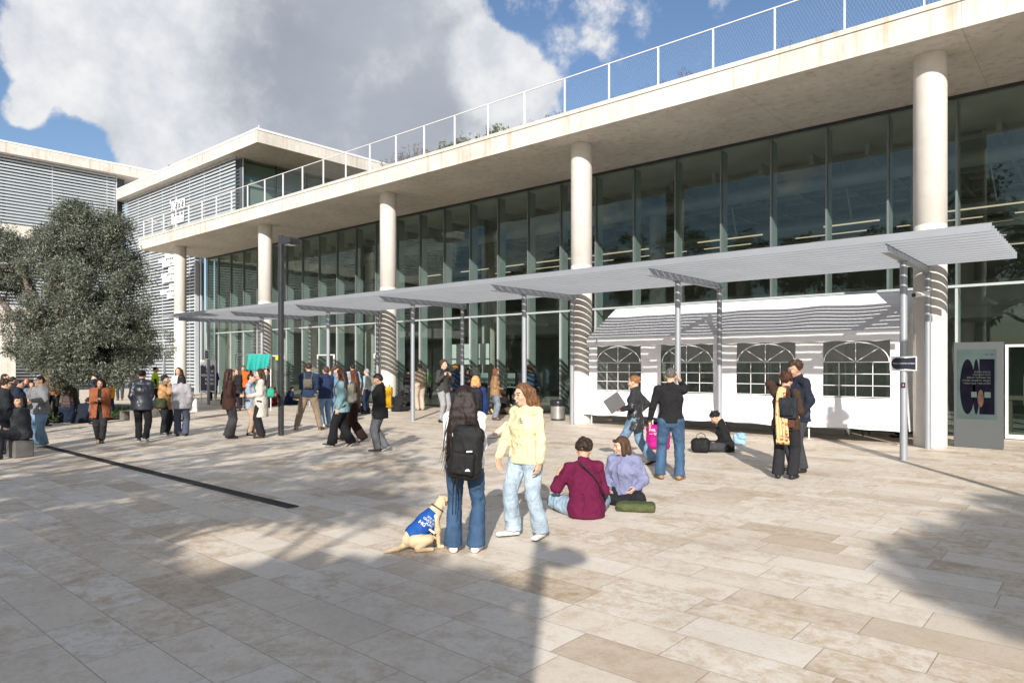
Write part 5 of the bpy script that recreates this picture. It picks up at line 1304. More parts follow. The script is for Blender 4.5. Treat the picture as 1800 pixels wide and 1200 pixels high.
# glasses, logo, sleeve cuff, pocket
gl = wear(y, 'eyeglasses', 'thin round eyeglasses on the laughing woman', 'glasses')
for sg in (-1, 1):
    b = MB(); ctr = y.h(sg*.033, .112, -.006)
    hx_ = (y.h(1, 0, 0)-y.h(0, 0, 0)); hz_ = (y.h(0, 0, 1)-y.h(0, 0, 0)); pts = [tuple(ctr+hx_*.022*math.cos(k*math.pi/8)+hz_*.021*math.sin(k*math.pi/8)) for k in range(17)]
    b.tube(pts, .0014, 5, cap=False); b.tube([tuple(y.h(sg*.056, .108, 0)), tuple(y.h(sg*.078, .01, .005))], .0014, 5); b.build('rim', plain('gold wire', (.4, .3, .15), .3, .9, .02), gl)
b = MB(); cpos = y.T(-.085*y.S, .185*y.S, .37*y.S); u = y.SX*.9-y.SY*.1; v_ = y.SZ
for k in range(5):
    w1 = .034-.005*k; yy = .008*k; b.tube([tuple(cpos-u*w1+v_*yy), tuple(cpos+u*(w1*.9)+v_*(yy+.004*math.sin(k)))], .0022, 4)
b.tube([tuple(cpos-u*.045-v_*.016), tuple(cpos+u*.04-v_*.016)], .003, 4)
lg = b.build('chest_print', plain('ink print', (.05, .05, .06), .8, 0, .05), y.root)

# 3 guide dog pup in a blue coat
dg = G(756, 963); los = math.atan2(dg.y, dg.x); dog = empty('dog', (dg.x, dg.y, 0), los-R(72)-math.pi/2, 'sitting pale yellow labrador in a blue coat beside the woman in flared jeans', 'dog')
D = Field((-.25, -.62, -.01), (.25, .45, .72), .0085)
dog.scale = (.82, .82, .82)
fur = plain('short yellow fur', (.60, .46, .29), .8, 0, .22, 7, .4, 160)
def dogtorso(F_, e=0.0, k=.04):
    F_.chain([(0, -.26, .13), (0, -.19, .19), (0, -.04, .32), (0, .06, .42)], [.085+e, .10+e, .108+e, .085+e], k)
dogtorso(D); D.cone((0, .05, .42), (0, .13, .52), .078, .06, .04); D.ell((0, .165, .56), (.062, .078, .06), None, .03); D.cone((0, .20, .55), (0, .285, .51), .042, .032, .02); D.ell((0, .295, .515), (.02, .016, .016), None, .01)
for sg in (-1, 1):
    D.chain([(sg*.07, .045, .36), (sg*.075, .07, .22), (sg*.07, .085, .06)], [.05, .034, .024], .03); D.cone((sg*.07, .09, .03), (sg*.07, .135, .022), .028, .024, .01)
    D.chain([(sg*.09, -.22, .13), (sg*.15, -.06, .15), (sg*.14, -.20, .05)], [.08, .05, .03], .03); D.cone((sg*.14, -.20, .035), (sg*.14, -.02, .025), .028, .025, .01)
    D.chain([(sg*.055, .14, .595), (sg*.085, .145, .56), (sg*.085, .15, .50)], [.018, .024, .014], .008, flat=np.array([1., 0, 0]), f1=.5)
D.chain([(0, -.30, .08), (.0, -.40, .035), (.02, -.50, .03), (.06, -.58, .025)], [.035, .028, .02, .01], .02); D.wrinkle(.002, 40, 3); D.plane((0, 0, .003), (0, 0, -1))
V, Fc = D.mesh(); fc = V[Fc].mean(1); mi = (np.linalg.norm(fc-np.array([0, .308, .517]), axis=1) < .02).astype(int)
for sg in (-1, 1): mi[np.linalg.norm(fc-np.array([sg*.045, .222, .578]), axis=1) < .012] = 1
mesh_from('body', V, Fc, [fur, M_EYE], dog, True, mi)
D = Field((-.25, -.42, .05), (.25, .2, .6), .0085); dogtorso(D, .014); D.plane((0, .07, .40), nrm((0, .7, .65))); D.plane((0, -.27, .16), nrm((0, -.8, -.25))); D.plane((0, .0, .205), nrm((0, .66, -.75))); D.wrinkle(.004, 22, 5)
V, Fc = D.mesh(); vest = mesh_from('coat', V, Fc, fabric((.010, .075, .30), 'blue cloth', .7), dog, True)
from mathutils.bvhtree import BVHTree
bvh = BVHTree.FromPolygons([v.co for v in vest.data.vertices], [p.vertices for p in vest.data.polygons])
def onto_coat(o, lift=.0025):
    for v in o.data.vertices:
        h_ = bvh.ray_cast(Vector((.5, v.co.y, v.co.z)), Vector((-1, 0, 0)))
        if h_[0] is not None: v.co.x = h_[0].x+lift+min(abs(v.co.x-.15), .001)
SIDE = Matrix.Translation((.15, 0, 0)) @ Matrix.Rotation(R(90), 4, 'Z') @ Matrix.Rotation(R(90), 4, 'X')
def spot(yv, zv, ang): return SIDE @ Matrix.Translation((yv, zv, 0)) @ Matrix.Rotation(R(ang), 4, 'Z')
o = text_mesh('writing', '\u05db\u05dc\u05d1 \u05e0\u05d7\u05d9\u05d9\u05d4\nGUIDE DOG\nPUPPY', .036, MS, spot(-.03, .335, -38), vest, .0005, weight=.001); onto_coat(o)
b = MB(); b.prism(ellipse(0, 0, .024, .024), 0, .001, 'xy'); o = b.build('round_emblem', MS, vest); o.data.transform(spot(.035, .40, 0)); onto_coat(o)
b = MB(); b.box((-.04, -.011, 0), (.04, .011, .001)); o = b.build('white_patch', MS, vest); o.data.transform(spot(-.02, .235, -40)); onto_coat(o)
o = text_mesh('large_letters', 'HG', .055, MS, spot(-.13, .33, -40), vest, .0005, weight=.002); onto_coat(o)
b = MB(); pts = [(.078*math.cos(t_*math.pi/8), .092+.066*math.sin(t_*math.pi/8), .475-.05*math.sin(t_*math.pi/8)) for t_ in range(17)]; b.tube(pts, .009, 6, cap=False); b.build('collar', M_DARK, dog)
b = MB(); b.tube([(0, .15, .47), (.1, .22, .6), (.12, .3, .85)], .006, 5); b.build('lead', M_DARK, dog)

# 4 man in burgundy, sitting
c4 = pp_('man in burgundy shirt and pale jeans sitting cross legged, seen from behind', 1030, 908, -12, H=1.80, sex='m', res=.0075, top=(.11, .009, .040), hem=.40, bag=.035, sleeve=.78, pmat=denim((.28, .38, .47)), pants=LJEAN, thigh=.028, ankle=.07, shoes=(.12, .09, .06), sole=(.1, .08, .06),
         hair='curly', hc=(.028, .018, .012), skin='m', hl=((-.25, .30, .47), (-.5, -.5, -1), (.75, .3, .5)), hr=((.10, .33, .30), (.6, -.8, -.6), (-.5, .8, -.2)), lean=(16, 0), head=(14, 8, 6), wr=.012, hs=1.02, **CROSS)
cb = wear(c4, 'shoulder_strap', 'dark bag strap across the back of the man in burgundy', 'strap'); S = c4.S
b = MB(); b.tube([tuple(c4.T(*(np.array(p)*S))) for p in ((-.11, .12, .42), (-.09, .03, .505), (-.07, -.07, .49), (-.02, -.15, .43), (.06, -.18, .34), (.14, -.175, .22), (.21, -.10, .10), (.22, .04, .06))], .019, 6, flat=.35); b.build('strap', fabric((.035, .03, .03), 'webbing'), cb)
# 5 woman in lilac shirt
l5 = pp_('woman in loose lilac shirt sitting on the paving, brown bob, facing left', 1099, 880, 196, H=1.66, res=.0075, top=(.20, .215, .34), hem=.47, bag=.045, pants=(.018, .018, .022), thigh=.02, ankle=.055, shoes=BLACK, hair='bob', hc=(.06, .03, .018), smile=True, head=(48, 6, 4),
         hl=((-.19, .20, .20), (-.5, -1, -.2), (.4, .8, -.3)), hr=((.17, .22, .20), (.5, -1, -.2), (-.4, .8, -.3)), lean=(6, 0), wr=.014, skin='l', **CROSS)
b = MB(); v1 = [l5.T(*(np.array(p)*l5.S)) for p in ((-.035, .185, .50), (.035, .185, .50), (.0, .205, .36))]
soft_bag('folded_jacket', 'olive green folded jacket lying beside the woman in lilac', 'jacket', G(1117, 897), (.24, .13, .05), (.075, .09, .035), R(30), .9, .014, 4, .009, handle=False)
# 6 man in black with phone
m6 = pp_('man in black sweater and blue jeans holding a phone to his ear, from behind', 1179, 842, 2, 643, sex='m', res=.0085, top=(.016, .016, .018), hem=.50, bag=.02, sleeve=.9, pmat=denim((.035, .08, .15)), pants=JEAN, thigh=.018, ankle=.078, shoes=(.30, .17, .09), sole=(.10, .07, .05),
         hair='crop', hc=(.10, .095, .09), hl=((-.33, .08, .78), (-.7, -1, 0), (.15, .2, -1)), hr=((.12, .10, 1.50), (.5, .25, -1), (-.2, .05, 1)), fl=(-.15, -.01, .085, -25, 0), fr=(.13, -.02, .085, 18, 0), wr=.009, width=1.1)
held(m6, 1, 'mobile_phone', 'phone held to the ear of the man in black', 'phone', (.012, .075, .15), (.02, .02, .02), (-.02, 0, -.02))
wt_ = wear(m6, 'wrist_watch', 'dark watch on the left wrist of the man in black', 'watch'); b = MB(); w_ = m6.W[0]; b.tube([tuple(w_-m6.HD[0]*.035), tuple(w_-m6.HD[0]*.012)], .034, 14, cap=False); b.build('band', M_DARK, wt_)
mg = G(1157, 789); mbg = soft_bag('magenta_bag', 'large magenta cloth bag with white print behind the man in black', 'bag', (mg.x, mg.y, 0), (.25, .13, .26), (.36, .008, .16), R(35), .75, .012, 6, .012, handle=True)
text_mesh('print', 'HAL ALP\n\u2014 UP \u2014', .075, MS, facing_front(-.06, -.142, .38), mbg, .002)
# 7 woman in leather jacket
e7 = pp_('woman in black leather jacket striding left with a grey portfolio under her arm', 1117, 816, 284, 654, res=.0095, top=(.022, .023, .026), topmat=plain('black leather', (.022, .023, .026), .38, 0, .15, 9, .3, 50), hem=.40, coat='jacket', bag=.03, pmat=denim((.13, .21, .31)), pants=LJEAN, thigh=.018, ankle=.095, shoes=BLACK, hair='bun', hc=(.22, .10, .04),
         hl=((-.22, .20, 1.02), (-.8, -1, 0), (.1, .9, -.1)), hr=((.22, .02, .92), (.6, -1, 0), (0, .3, -1)), head=(0, 6, 0), wr=.012, pr=.03, inner=None, fl=(-.06, .34, .085, 0, -6), fr=(.06, -.30, .12, 0, 28))
pf = wear(e7, 'grey_portfolio', 'stiff grey portfolio under the arm of the woman in leather jacket', 'portfolio'); b = MB(); q = e7.W[0]+np.array([-.05, .12, .12]); b.box((-.008, -.16, -.14), (.008, .16, .14), M=Matrix.Translation(tuple(q)) @ Matrix.Rotation(R(-35), 4, 'X'), bev=.003); b.build('cover', plain('satin grey', (.13, .13, .135), .35, .2, .05, 2), pf)
# 8 seated student by the tent
g8 = pp_('black haired student in black sweater sitting on the paving before the tent, looking down', 1277, 793, 268, H=1.70, sex='f', res=.011, top=(.016, .016, .018), hem=.46, bag=.03, pants=(.05, .05, .055), thigh=.02, ankle=.06, shoes=(.12, .11, .10), hair='curly', hc=(.008, .008, .009), hl='belly', hr='belly', head=(-6, 30, 0), lean=(14, 0), wr=.01, **CROSS)
bk8 = G(1232, 795); soft_bag('black_rucksack', 'crumpled black rucksack on the paving beside the seated student', 'backpack', (bk8.x, bk8.y, 0), (.19, .14, .15), (.014, .014, .015), .4, .8, .02, 8, .011)
bl8 = G(1301, 781); soft_bag('pale_blue_bag', 'pale blue cloth bag behind the seated student', 'bag', (bl8.x, bl8.y, 0), (.14, .11, .13), (.28, .45, .62), .9, .8, .03, 9, .012, handle=False)
# 9 couple
h9 = pp_('woman in brown jacket, flowered yellow scarf over her shoulder, hand at her neck', 1381, 841, 18, 652, res=.0085, top=(.055, .032, .02), coat='jacket', hem=.46, bag=.035, pants=(.022, .022, .026), thigh=.025, ankle=.09, shoes=BLACK, socks=(.35, .22, .5), hair='curly', hc=(.055, .02, .012),
         hl=((-.10, .07, 1.44), (-1, -.05, -.35), (1, .1, .35)), hr=((.11, .27, 1.12), (.45, -.6, -1), (-.3, 1, .1)), head=(10, 0, 4), wr=.01, fl=(-.11, -.03, .085, -20, 0), fr=(.10, .02, .085, 5, 0), skin='l')
i9 = pp_('dark curly haired man in navy jacket facing the woman with the flowered scarf', 1402, 829, 236, 630, sex='m', res=.0095, top=(.018, .022, .034), coat='jacket', hem=.45, bag=.045, pants=(.045, .047, .055), thigh=.03, ankle=.085, shoes=BLACK, hair='curly', hc=(.045, .025, .016), skin='m', hl='pocket', hr=((.1, .3, 1.15), (1, 0, -.5), (-.3, 1, 0)), head=(4, 16, -6), wr=.012)
# scarf: a draped strip with its own pattern
def scarf_material():
    m, t, bs = material('flowered scarf'); g = coords(t); vo = t.new('ShaderNodeTexVoronoi'); vo.inputs['Scale'].default_value = 19; t.l.new(g, vo.inputs['Vector']); d = vo.outputs['Distance']
    vo2 = t.new('ShaderNodeTexVoronoi'); vo2.inputs['Scale'].default_value = 46; t.l.new(g, vo2.inputs['Vector'])
    sp = t.new('ShaderNodeSeparateColor'); t.l.new(vo.outputs['Color'], sp.inputs[0]); c = t.mix(t.math('LESS_THAN', vo2.outputs['Distance'], .22), (.62, .47, .24), (.16, .13, .06))
    f1 = t.math('MULTIPLY', t.math('LESS_THAN', d, .42), t.math('GREATER_THAN', sp.outputs[0], .45)); c = t.mix(f1, c, (.42, .05, .03)); c = t.mix(t.math('MULTIPLY', t.math('LESS_THAN', d, .17), f1), c, (.62, .4, .2))
    t.l.new(c, bs.inputs['Base Color']); bs.inputs['Roughness'].default_value = .9; return m
nu, nv = 14, 44; vs = []; S = h9.S
for j in range(nv+1):
    t_ = j/nv
    for i in range(nu+1):
        u = (i/nu-.5)
        wd = .10+.09*min(1, t_*1.6); 
        if t_ < .12: cy_, cz = .12-.12*(t_/.12)*1.0, 1.40+.05*math.sin(t_/.12*1.6)
        elif t_ < .24: k = (t_-.12)/.12; cy_, cz = -.02-.14*k, 1.455-.10*k*k
        else: k = (t_-.24)/.76; cy_, cz = -.165-.035*math.sin(k*2.6), 1.355-.72*k
        fo = .016*math.sin(u*26+t_*2)*min(1, t_*2)
        vs.append(((-.035+.05*t_+u*wd)*S, (cy_+fo)*S, (cz-(.02*abs(u)))*S))
fs = [(j*(nu+1)+i, j*(nu+1)+i+1, (j+1)*(nu+1)+i+1, (j+1)*(nu+1)+i) for j in range(nv) for i in range(nu)]
b = MB(); b.add(vs, fs, 0, True)
for i in range(0, nu*2): 
    u = i/(nu*2)-.5; x = (.015+u*.19)*S; b.tube([(x, -.18*S, .64*S), (x+.004*math.sin(i), -.18*S, .60*S), (x+.008*math.sin(i*2.), -.175*S, .565*S)], [.004, .0035, .002], 4)
so = b.build('scarf', scarf_material(), h9.root); md = so.modifiers.new('thick', 'SOLIDIFY'); md.thickness = .008
r_, c, A = backpack(h9, 'soft black leather bag on the back of the woman with the flowered scarf', (.022, .026, .032), (.13, .05, .16), drop=.05, side=.10, res=.011, shape='box')
b = MB(); q = c-h9.SZ*.24; b.box((-.07, -.02, -.06), (.07, .02, .06), M=Matrix.Translation(tuple(q+h9.SX*.02)), bev=.006); b.build('brown_flap', plain('brown leather', (.09, .035, .02), .5), r_)

# ---- middle distance, from the right to the left
k = pp_('man in black coat and grey trousers walking left with a yellow and black backpack', 668, 794, 278, 653, sex='m', res=.012, top=(.014, .014, .016), coat='coat', hem=.42, bag=.05, pants=(.11, .115, .13), thigh=.03, ankle=.078, shoes=BLACK, sole=(.6, .58, .55), hair='short', hc=BLK, skin='m', hl='pocket', hr='side', head=(0, 16, 0), fl=(-.05, .05, .085, 0, 0), fr=(.05, -.10, .14, 0, 30))
backpack(k, 'yellow and black box shaped backpack', (.62, .34, .01), (.12, .06, .21), drop=.02, pocket=(.02, .02, .02), shape='box', res=.012, sc=(.02, .02, .02))
k = pp_('woman in pale teal denim jacket and black trousers walking left, grey rucksack', 601, 785, 280, 646, res=.012, top=(.20, .33, .36), coat='jacket', hem=.44, bag=.04, pants=(.012, .012, .014), thigh=.03, ankle=.11, shoes=BLACK, sole=(.7, .7, .68), hair='wavy', hc=(.05, .022, .014), head=(8, 4, 0), hr='side', **walk(.20))
backpack(k, 'grey green rucksack of the woman in the teal jacket', (.16, .16, .13), (.14, .08, .22), drop=.03, res=.014)
pp_('woman with long auburn hair and wide dark brown trousers, half hidden by the teal jacket', 622, 776, 285, 648, res=.014, top=(.10, .075, .06), hem=.46, bag=.03, pants=(.022, .012, .010), thigh=.04, ankle=.12, shoes=BLACK, hair='long', hc=(.11, .035, .016), **walk2(.24))
k = pp_('man in navy sweater and khaki trousers standing with legs apart, seen from behind', 543, 756, 8, 636, sex='m', res=.013, top=(.02, .035, .07), hem=.49, bag=.035, pants=(.22, .17, .12), thigh=.03, ankle=.066, shoes=(.10, .065, .045), sole=(.3, .25, .2), hair='crop', hc=(.04, .025, .015), hl='hold', hr='hold', fl=(-.30, -.03, .085, -20, 0), fr=(.27, .02, .085, 18, 0), width=1.08)
backpack(k, 'small olive drawstring rucksack of the man in navy sweater', (.12, .11, .085), (.12, .05, .13), drop=.02, res=.014)
pp_('man in navy hooded top and blue jeans, right beside the man in navy sweater', 573, 750, 330, 641, sex='m', res=.014, top=(.022, .035, .085), hem=.46, bag=.04, pmat=denim((.12, .22, .36)), pants=JEAN, shoes=(.5, .5, .5), hair='short', hc=DKBR, skin='m', hl='hold', hr='hold')
pp_('woman in blue denim jacket with a dark ponytail, behind the pergola post', 590, 738, 60, 640, res=.018, top=(.12, .22, .33), coat='jacket', hem=.5, bag=.03, pmat=denim((.10, .18, .3)), pants=JEAN, hair='tail', hc=BRH, hr='hold')
pp_('person in pale blue top near the glass, facing away', 620, 729, 350, 637, sex='m', res=.02, top=(.22, .36, .50), hem=.5, pants=(.15, .2, .26), hair='short', hc=BLK)
pp_('grey haired person in light top leaning near the glass', 645, 727, 300, 646, sex='m', res=.02, top=(.35, .40, .42), hem=.5, pants=NAVY, hair='short', hc=(.25, .25, .25))
q = G(700, 724); pp_('student in black sitting on the floor behind the yellow backpack', 698, 723, 40, H=1.7, res=.02, top=BLACK, hem=.46, bag=.05, pants=BLACK, hair='bob', hc=BLK, hl='belly', hr='belly', lean=(20, 0), head=(0, 25, 0), **CROSS)
q = G(634, 725); soft_bag('dark_duffel', 'dark duffel bag on the floor behind the woman in teal', 'bag', (q.x, q.y, 0), (.38, .16, .13), (.02, .022, .035), .3, .9, .02, 11, .02)
pp_('person in beige shirt and beige trousers striped by the pergola shade', 738, 721, 338, 638, sex='m', res=.016, top=(.42, .34, .26), hem=.48, bag=.03, pants=(.46, .38, .30), thigh=.035, ankle=.085, shoes=(.4, .35, .3), hair='bun', hc=DKBR, hl='belly', hr='belly')
k = pp_('man in striped black and white top walking right with a black backpack', 779, 742, 130, 631, sex='m', res=.015, top=(.05, .05, .05), hem=.48, bag=.03, pants=(.30, .30, .31), hair='curly', hc=DKBR, hl='strap', hr='strap', inner=None)
backpack(k, 'black backpack of the man in the striped top', (.02, .02, .022), (.14, .08, .2), res=.016)
pp_('person in orange beanie and navy jacket behind a pergola post', 801, 722, 290, 637, sex='m', res=.018, top=(.03, .05, .11), coat='jacket', hem=.46, bag=.04, pants=NAVY, hair='short', hc=(.55, .22, .05), skin='m')
k = pp_('blonde woman in navy jacket with a black backpack, between the two women in front', 836, 792, 4, 658, res=.011, top=(.018, .035, .13), coat='jacket', hem=.46, bag=.045, pmat=denim((.08, .14, .24)), pants=JEAN, hair='bob', hc=(.50, .28, .11), hl='side', hr=((.24, .1, .78), (.5, -1, 0), (0, .3, -1)))
backpack(k, 'black backpack on the blonde woman in navy', (.016, .017, .02), (.15, .09, .24), drop=.03, res=.012)
held(k, 1, 'paper_cup', 'tan paper cup in the hand of the blonde woman', 'cup', (.06, .06, .10), (.5, .32, .12))
pp_('woman in brown knit sweater and grey jeans standing in profile, brown boots', 870, 738, 78, 645, res=.014, top=(.30, .17, .09), hem=.47, bag=.035, pmat=denim((.16, .19, .23)), pants=GREY, ankle=.075, shoes=(.07, .03, .02), hair='bob', hc=(.12, .05, .025), hl='side', hr='belly', head=(0, 4, 0))
q = G(855, 728); soft_bag('black_shoulder_bag', 'black shoulder bag behind the woman in brown knit', 'bag', (q.x-.2, q.y, .75), (.2, .12, .2), (.018, .018, .02), .2, .8, .015, 15, .016)
pp_('student in black sitting against the glass with knees up, left of the two', 884, 727, 250, H=1.65, res=.018, top=BLACK, hem=.46, bag=.03, pants=BLACK, hair='wavy', hc=BRH, hl='belly', hr='belly', head=(0, 20, 0), **KNEES)
pp_('student in grey lying back on the floor by the glass, right of the two', 905, 728, 262, H=1.65, res=.018, top=(.10, .10, .11), hem=.46, bag=.04, pants=(.09, .07, .05), shoes=(.6, .45, .1), hair='short', hc=DKBR, hl='belly', hr='belly', lean=(-35, 0), pel=(0, 0, .115), fl=(-.10, .78, .07, 0, -60), fr=(.1, .74, .07, 0, -60))
pp_('person in cream trousers and white shoes sitting behind the woman in yellow', 908, 768, 258, H=1.62, res=.014, top=(.62, .60, .50), hem=.47, bag=.03, pants=(.55, .48, .38), thigh=.02, shoes=(.75, .75, .75), hair='short', hc=BRH, hl='belly', hr='belly', pel=(0, -.1, .115), fl=(-.10, .62, .085, -5, 0), fr=(.1, .56, .085, 5, 0), kl=(-.1, .2, 1), kr=(.1, .2, 1))
k = pp_('person with a blue backpack at the glass behind the steel post', 930, 726, 352, 640, sex='m', res=.018, top=NAVY, hem=.48, bag=.03, pants=(.03, .035, .05), hair='wavy', hc=BRH)
backpack(k, 'slate blue backpack at the glass', (.06, .13, .20), (.17, .1, .25), drop=.03, res=.018)
# behind the glass
def inside(label, x, y, f, H, **kw): return person(label, 0, 0, f, pos=Vector((x, y, 0)), H=H, z=.02, res=.022, group='people inside the hall', **kw)
inside('woman in mint green dress walking inside the glass', -16.3, 21.9, 300, 1.66, top=(.45, .55, .46), hem=.45, pants=(.5, .6, .5), thigh=.04, ankle=.11, hair='tail', hc=BLK)
inside('person with a red bag inside the glass near the second column', -15.2, 22.6, 90, 1.66, top=BLACK, pants=BLACK, hair='short', hc=BLK, skin='m', hl='phone', hr='phone')
inside('person in dark top deep inside behind the long desk', -21.6, 24.6, 180, 1.72, top=GREY, pants=BLACK, hair='short', hc=DKBR)
inside('person in green top inside the glass behind the striped man', -24.9, 22.5, 160, 1.7, top=(.22, .4, .12), pants=NAVY, hair='short', hc=BLK)
inside('person in coral top inside the glass left of the man in navy', -34.6, 23.2, 180, 1.7, top=(.5, .12, .09), pants=NAVY, hair='short', hc=BRH)
inside('person in dark coat inside the glass left of the beige one', -27.2, 22.8, 90, 1.72, top=(.1, .11, .12), pants=BLACK, hair='long', hc=BLK)
# in the tent
def tented(label, x, y, f, H, **kw): return person(label, 0, 0, f, pos=Vector((x, y, 0)), H=H, res=.022, group='people in the tent', **kw)
tented('woman in blue denim behind the first tent window', -10.5, 18.9, 300, 1.66, top=(.12, .25, .42), pmat=denim((.1, .18, .3)), pants=JEAN, hair='wavy', hc=BRH, hl='mouth')
tented('person in dark red top behind the first tent window, left one', -11.3, 19.2, 100, 1.68, top=(.16, .05, .04), pants=BLACK, hair='short', hc=BLK, skin='m', hl='hold', hr='hold')
tented('person in dark top behind the second tent window', -9.25, 19.3, 200, 1.7, top=(.06, .03, .03), pants=BLACK, hair='short', hc=BRH, hr='mouth')
tented('person in black behind the right half of the second tent window', -8.35, 19.0, 160, 1.66, top=BLACK, pants=BLACK, hair='long', hc=BLK)
tented('person with a bright pink collar behind the third tent window', -6.95, 19.6, 190, 1.6, top=(.5, .12, .16), pants=BLACK, hair='short', hc=(.3, .28, .2))
tented('person in dark jacket at the right edge of the fourth tent window', -4.1, 19.4, 260, 1.6, top=(.03, .03, .035), pants=BLACK, hair='short', hc=BLK)

k = pp_('woman in cream trench coat facing left with a red and green rucksack', 459, 769, 272, 646, res=.012, top=(.48, .45, .40), coat='coat', hem=.30, bag=.05, pants=BLACK, thigh=.035, ankle=.095, shoes=BLACK, hair='long', hc=(.04, .018, .012), hl='hold', hr='side', head=(-5, 6, 0))
backpack(k, 'rucksack with green body and red lid on the cream coat', (.03, .30, .20), (.13, .10, .12), drop=.10, pocket=(.33, .06, .05), res=.014)
pp_('person in pale top with hand at mouth, half hidden by the cream coat', 441, 765, 110, 654, res=.016, top=(.30, .34, .42), coat='jacket', hem=.42, bag=.03, pants=(.42, .30, .22), hair='short', hc=BLK, hl='mouth', hr='hold')
pp_('woman with long curly dark hair, brown jacket and grey flared trousers, facing right', 403, 770, 78, 646, res=.012, top=(.045, .022, .018), coat='jacket', hem=.41, bag=.035, pants=(.05, .047, .052), thigh=.02, ankle=.11, shoes=BLACK, hair='wavy', hc=(.035, .014, .010), hl='hold', hr='pocket')
pp_('person in black puffer jacket in the group before the teal banner', 419, 722, 250, 646, res=.018, top=BLACK, coat='jacket', bag=.05, hem=.48, pants=(.03, .03, .04), hair='long', hc=DKBR, hl='hold', hr='hold')
pp_('person in bright orange jacket before the teal banner', 428, 717, 190, 641, sex='m', res=.02, top=(.75, .13, .02), coat='jacket', bag=.05, hem=.48, pants=BLACK, hair='short', hc=BRH, skin='m')
pp_('person in black between the orange jacket and the cream coat', 437, 716, 200, 646, res=.02, top=BLACK, pants=BLACK, hair='long', hc=BLK)
pp_('woman in purple top and black coat standing by the last pergola post', 375, 703, 190, 643, res=.018, top=(.10, .02, .20), coat='jacket', bag=.05, hem=.42, pants=(.03, .015, .03), hair='long', hc=BLK, skin='m', hl='pocket', hr='pocket')
pp_('student in dark red trousers sitting on the floor by the poster side', 394, 711, 80, H=1.65, res=.022, top=(.03, .025, .03), bag=.04, hem=.46, pants=(.22, .02, .03), hair='short', hc=BLK, hl='belly', hr='belly', **KNEES)
pp_('student in dark red sitting on the floor right of the cream coat', 481, 713, 300, H=1.65, res=.022, top=(.14, .012, .02), bag=.04, hem=.46, pants=(.1, .02, .03), hair='short', hc=BRH, hl='belly', hr='belly', **CROSS)
pp_('student in navy sitting on the floor right of the lamp mast', 506, 711, 60, H=1.65, res=.022, top=(.015, .02, .06), bag=.05, hem=.46, pants=NAVY, hair='short', hc=BLK, hl='belly', hr='belly', lean=(18, 0), **CROSS)
q = G(516, 710); soft_bag('yellow_bag', 'small yellow bag on the floor beside the student in navy', 'bag', (q.x, q.y, 0), (.16, .12, .11), (.6, .38, .02), .3, .9, .015, 16, .02)
k = pp_('woman in grey cape over brown, black bob, seen from behind with a white tote', 319, 766, 8, 656, res=.012, top=(.33, .32, .34), coat='cape', hem=.44, bag=.06, pants=(.07, .08, .12), thigh=.03, ankle=.09, shoes=BLACK, hair='bob', hc=BLK, inner=(.30, .17, .09), hl='hold', hr='side')
q = k.W[1]; r_ = wear(k, 'white_tote', 'white cloth tote hanging at the side of the woman in the grey cape', 'bag'); F_ = Field(q-.35, q+.35, .013); F_.rbox(q+np.array([.05, 0, -.02]), (.13, .04, .18), .03); F_.wrinkle(.012, 20, 4); V, Fc = F_.mesh(); mesh_from('pouch', V, Fc, fabric((.7, .68, .62), 'bag cloth'), r_, True)
b = MB(); b.tube([tuple(q+np.array([-.03, 0, .15])), tuple(k.T(.2, 0, .47)), tuple(q+np.array([.13, 0, .15]))], .01, 5); b.build('handle', fabric((.7, .68, .62), 'bag cloth'), r_)
k = pp_('woman in tan coat and scarf eating, with an olive shoulder bag', 289, 764, 118, 658, res=.012, top=(.42, .24, .11), coat='jacket', hem=.42, bag=.045, pants=(.02, .025, .024), thigh=.04, ankle=.07, shoes=(.03, .04, .07), sole=(.5, .5, .5), hair='curly', hc=BLK, skin='m', hl='hold', hr='mouth', fl=(-.16, 0, .085, -10, 0), fr=(.15, .03, .085, 15, 0))
r_ = wear(k, 'olive_bag', 'olive shoulder bag of the woman in the tan coat', 'bag'); q = k.T(.22, .0, .0); F_ = Field(q-.3, q+.3, .014); F_.rbox(q, (.07, .16, .13), .06); F_.wrinkle(.01, 20, 4); V, Fc = F_.mesh(); mesh_from('pouch', V, Fc, fabric((.045, .055, .03), 'bag cloth'), r_, True)
b = MB(); nk = k.T(0, 0, .5)
for z_ in (0, .04): b.tube([(nk[0]+.085*math.cos(t_*.7), nk[1]+.085*math.sin(t_*.7)+.01, nk[2]+z_) for t_ in range(10)], .034, 8)
b.tube([tuple(nk+np.array([.03, .1, 0])), tuple(nk+np.array([.05, .17, -.15])), tuple(nk+np.array([.04, .18, -.32]))], .035, 8, flat=.4); b.build('scarf', fabric((.22, .19, .13), 'scarf knit'), k.root)
pp_('person in black leather jacket and black trousers walking away, white soled shoes', 250, 776, 12, 648, res=.012, top=(.016, .019, .03), topmat=plain('dark leather', (.016, .019, .03), .4, 0, .15, 9), coat='jacket', hem=.44, bag=.055, pants=(.012, .012, .014), thigh=.018, ankle=.075, shoes=BLACK, sole=(.75, .75, .75), hair='bun', hc=BLK, hl='pocket', hr='hold', fl=(-.09, .10, .085, -10, 0), fr=(.10, -.12, .11, 8, 25), width=1.08)
pp_('person in a pale pink coat behind the black leather jacket', 240, 722, 20, 646, res=.022, top=(.55, .46, .46), coat='coat', hem=.35, bag=.04, pants=GREY, hair='short', hc=BRH)
pp_('steward in a yellow safety vest beside the navy poster', 273, 718, 80, 643, sex='m', res=.02, top=(.55, .75, .03), coat='safety_vest', sleeve=.2, inner=(.02, .02, .025), hem=.48, bag=.03, pants=BLACK, hair='crop', hc=BLK, skin='m')
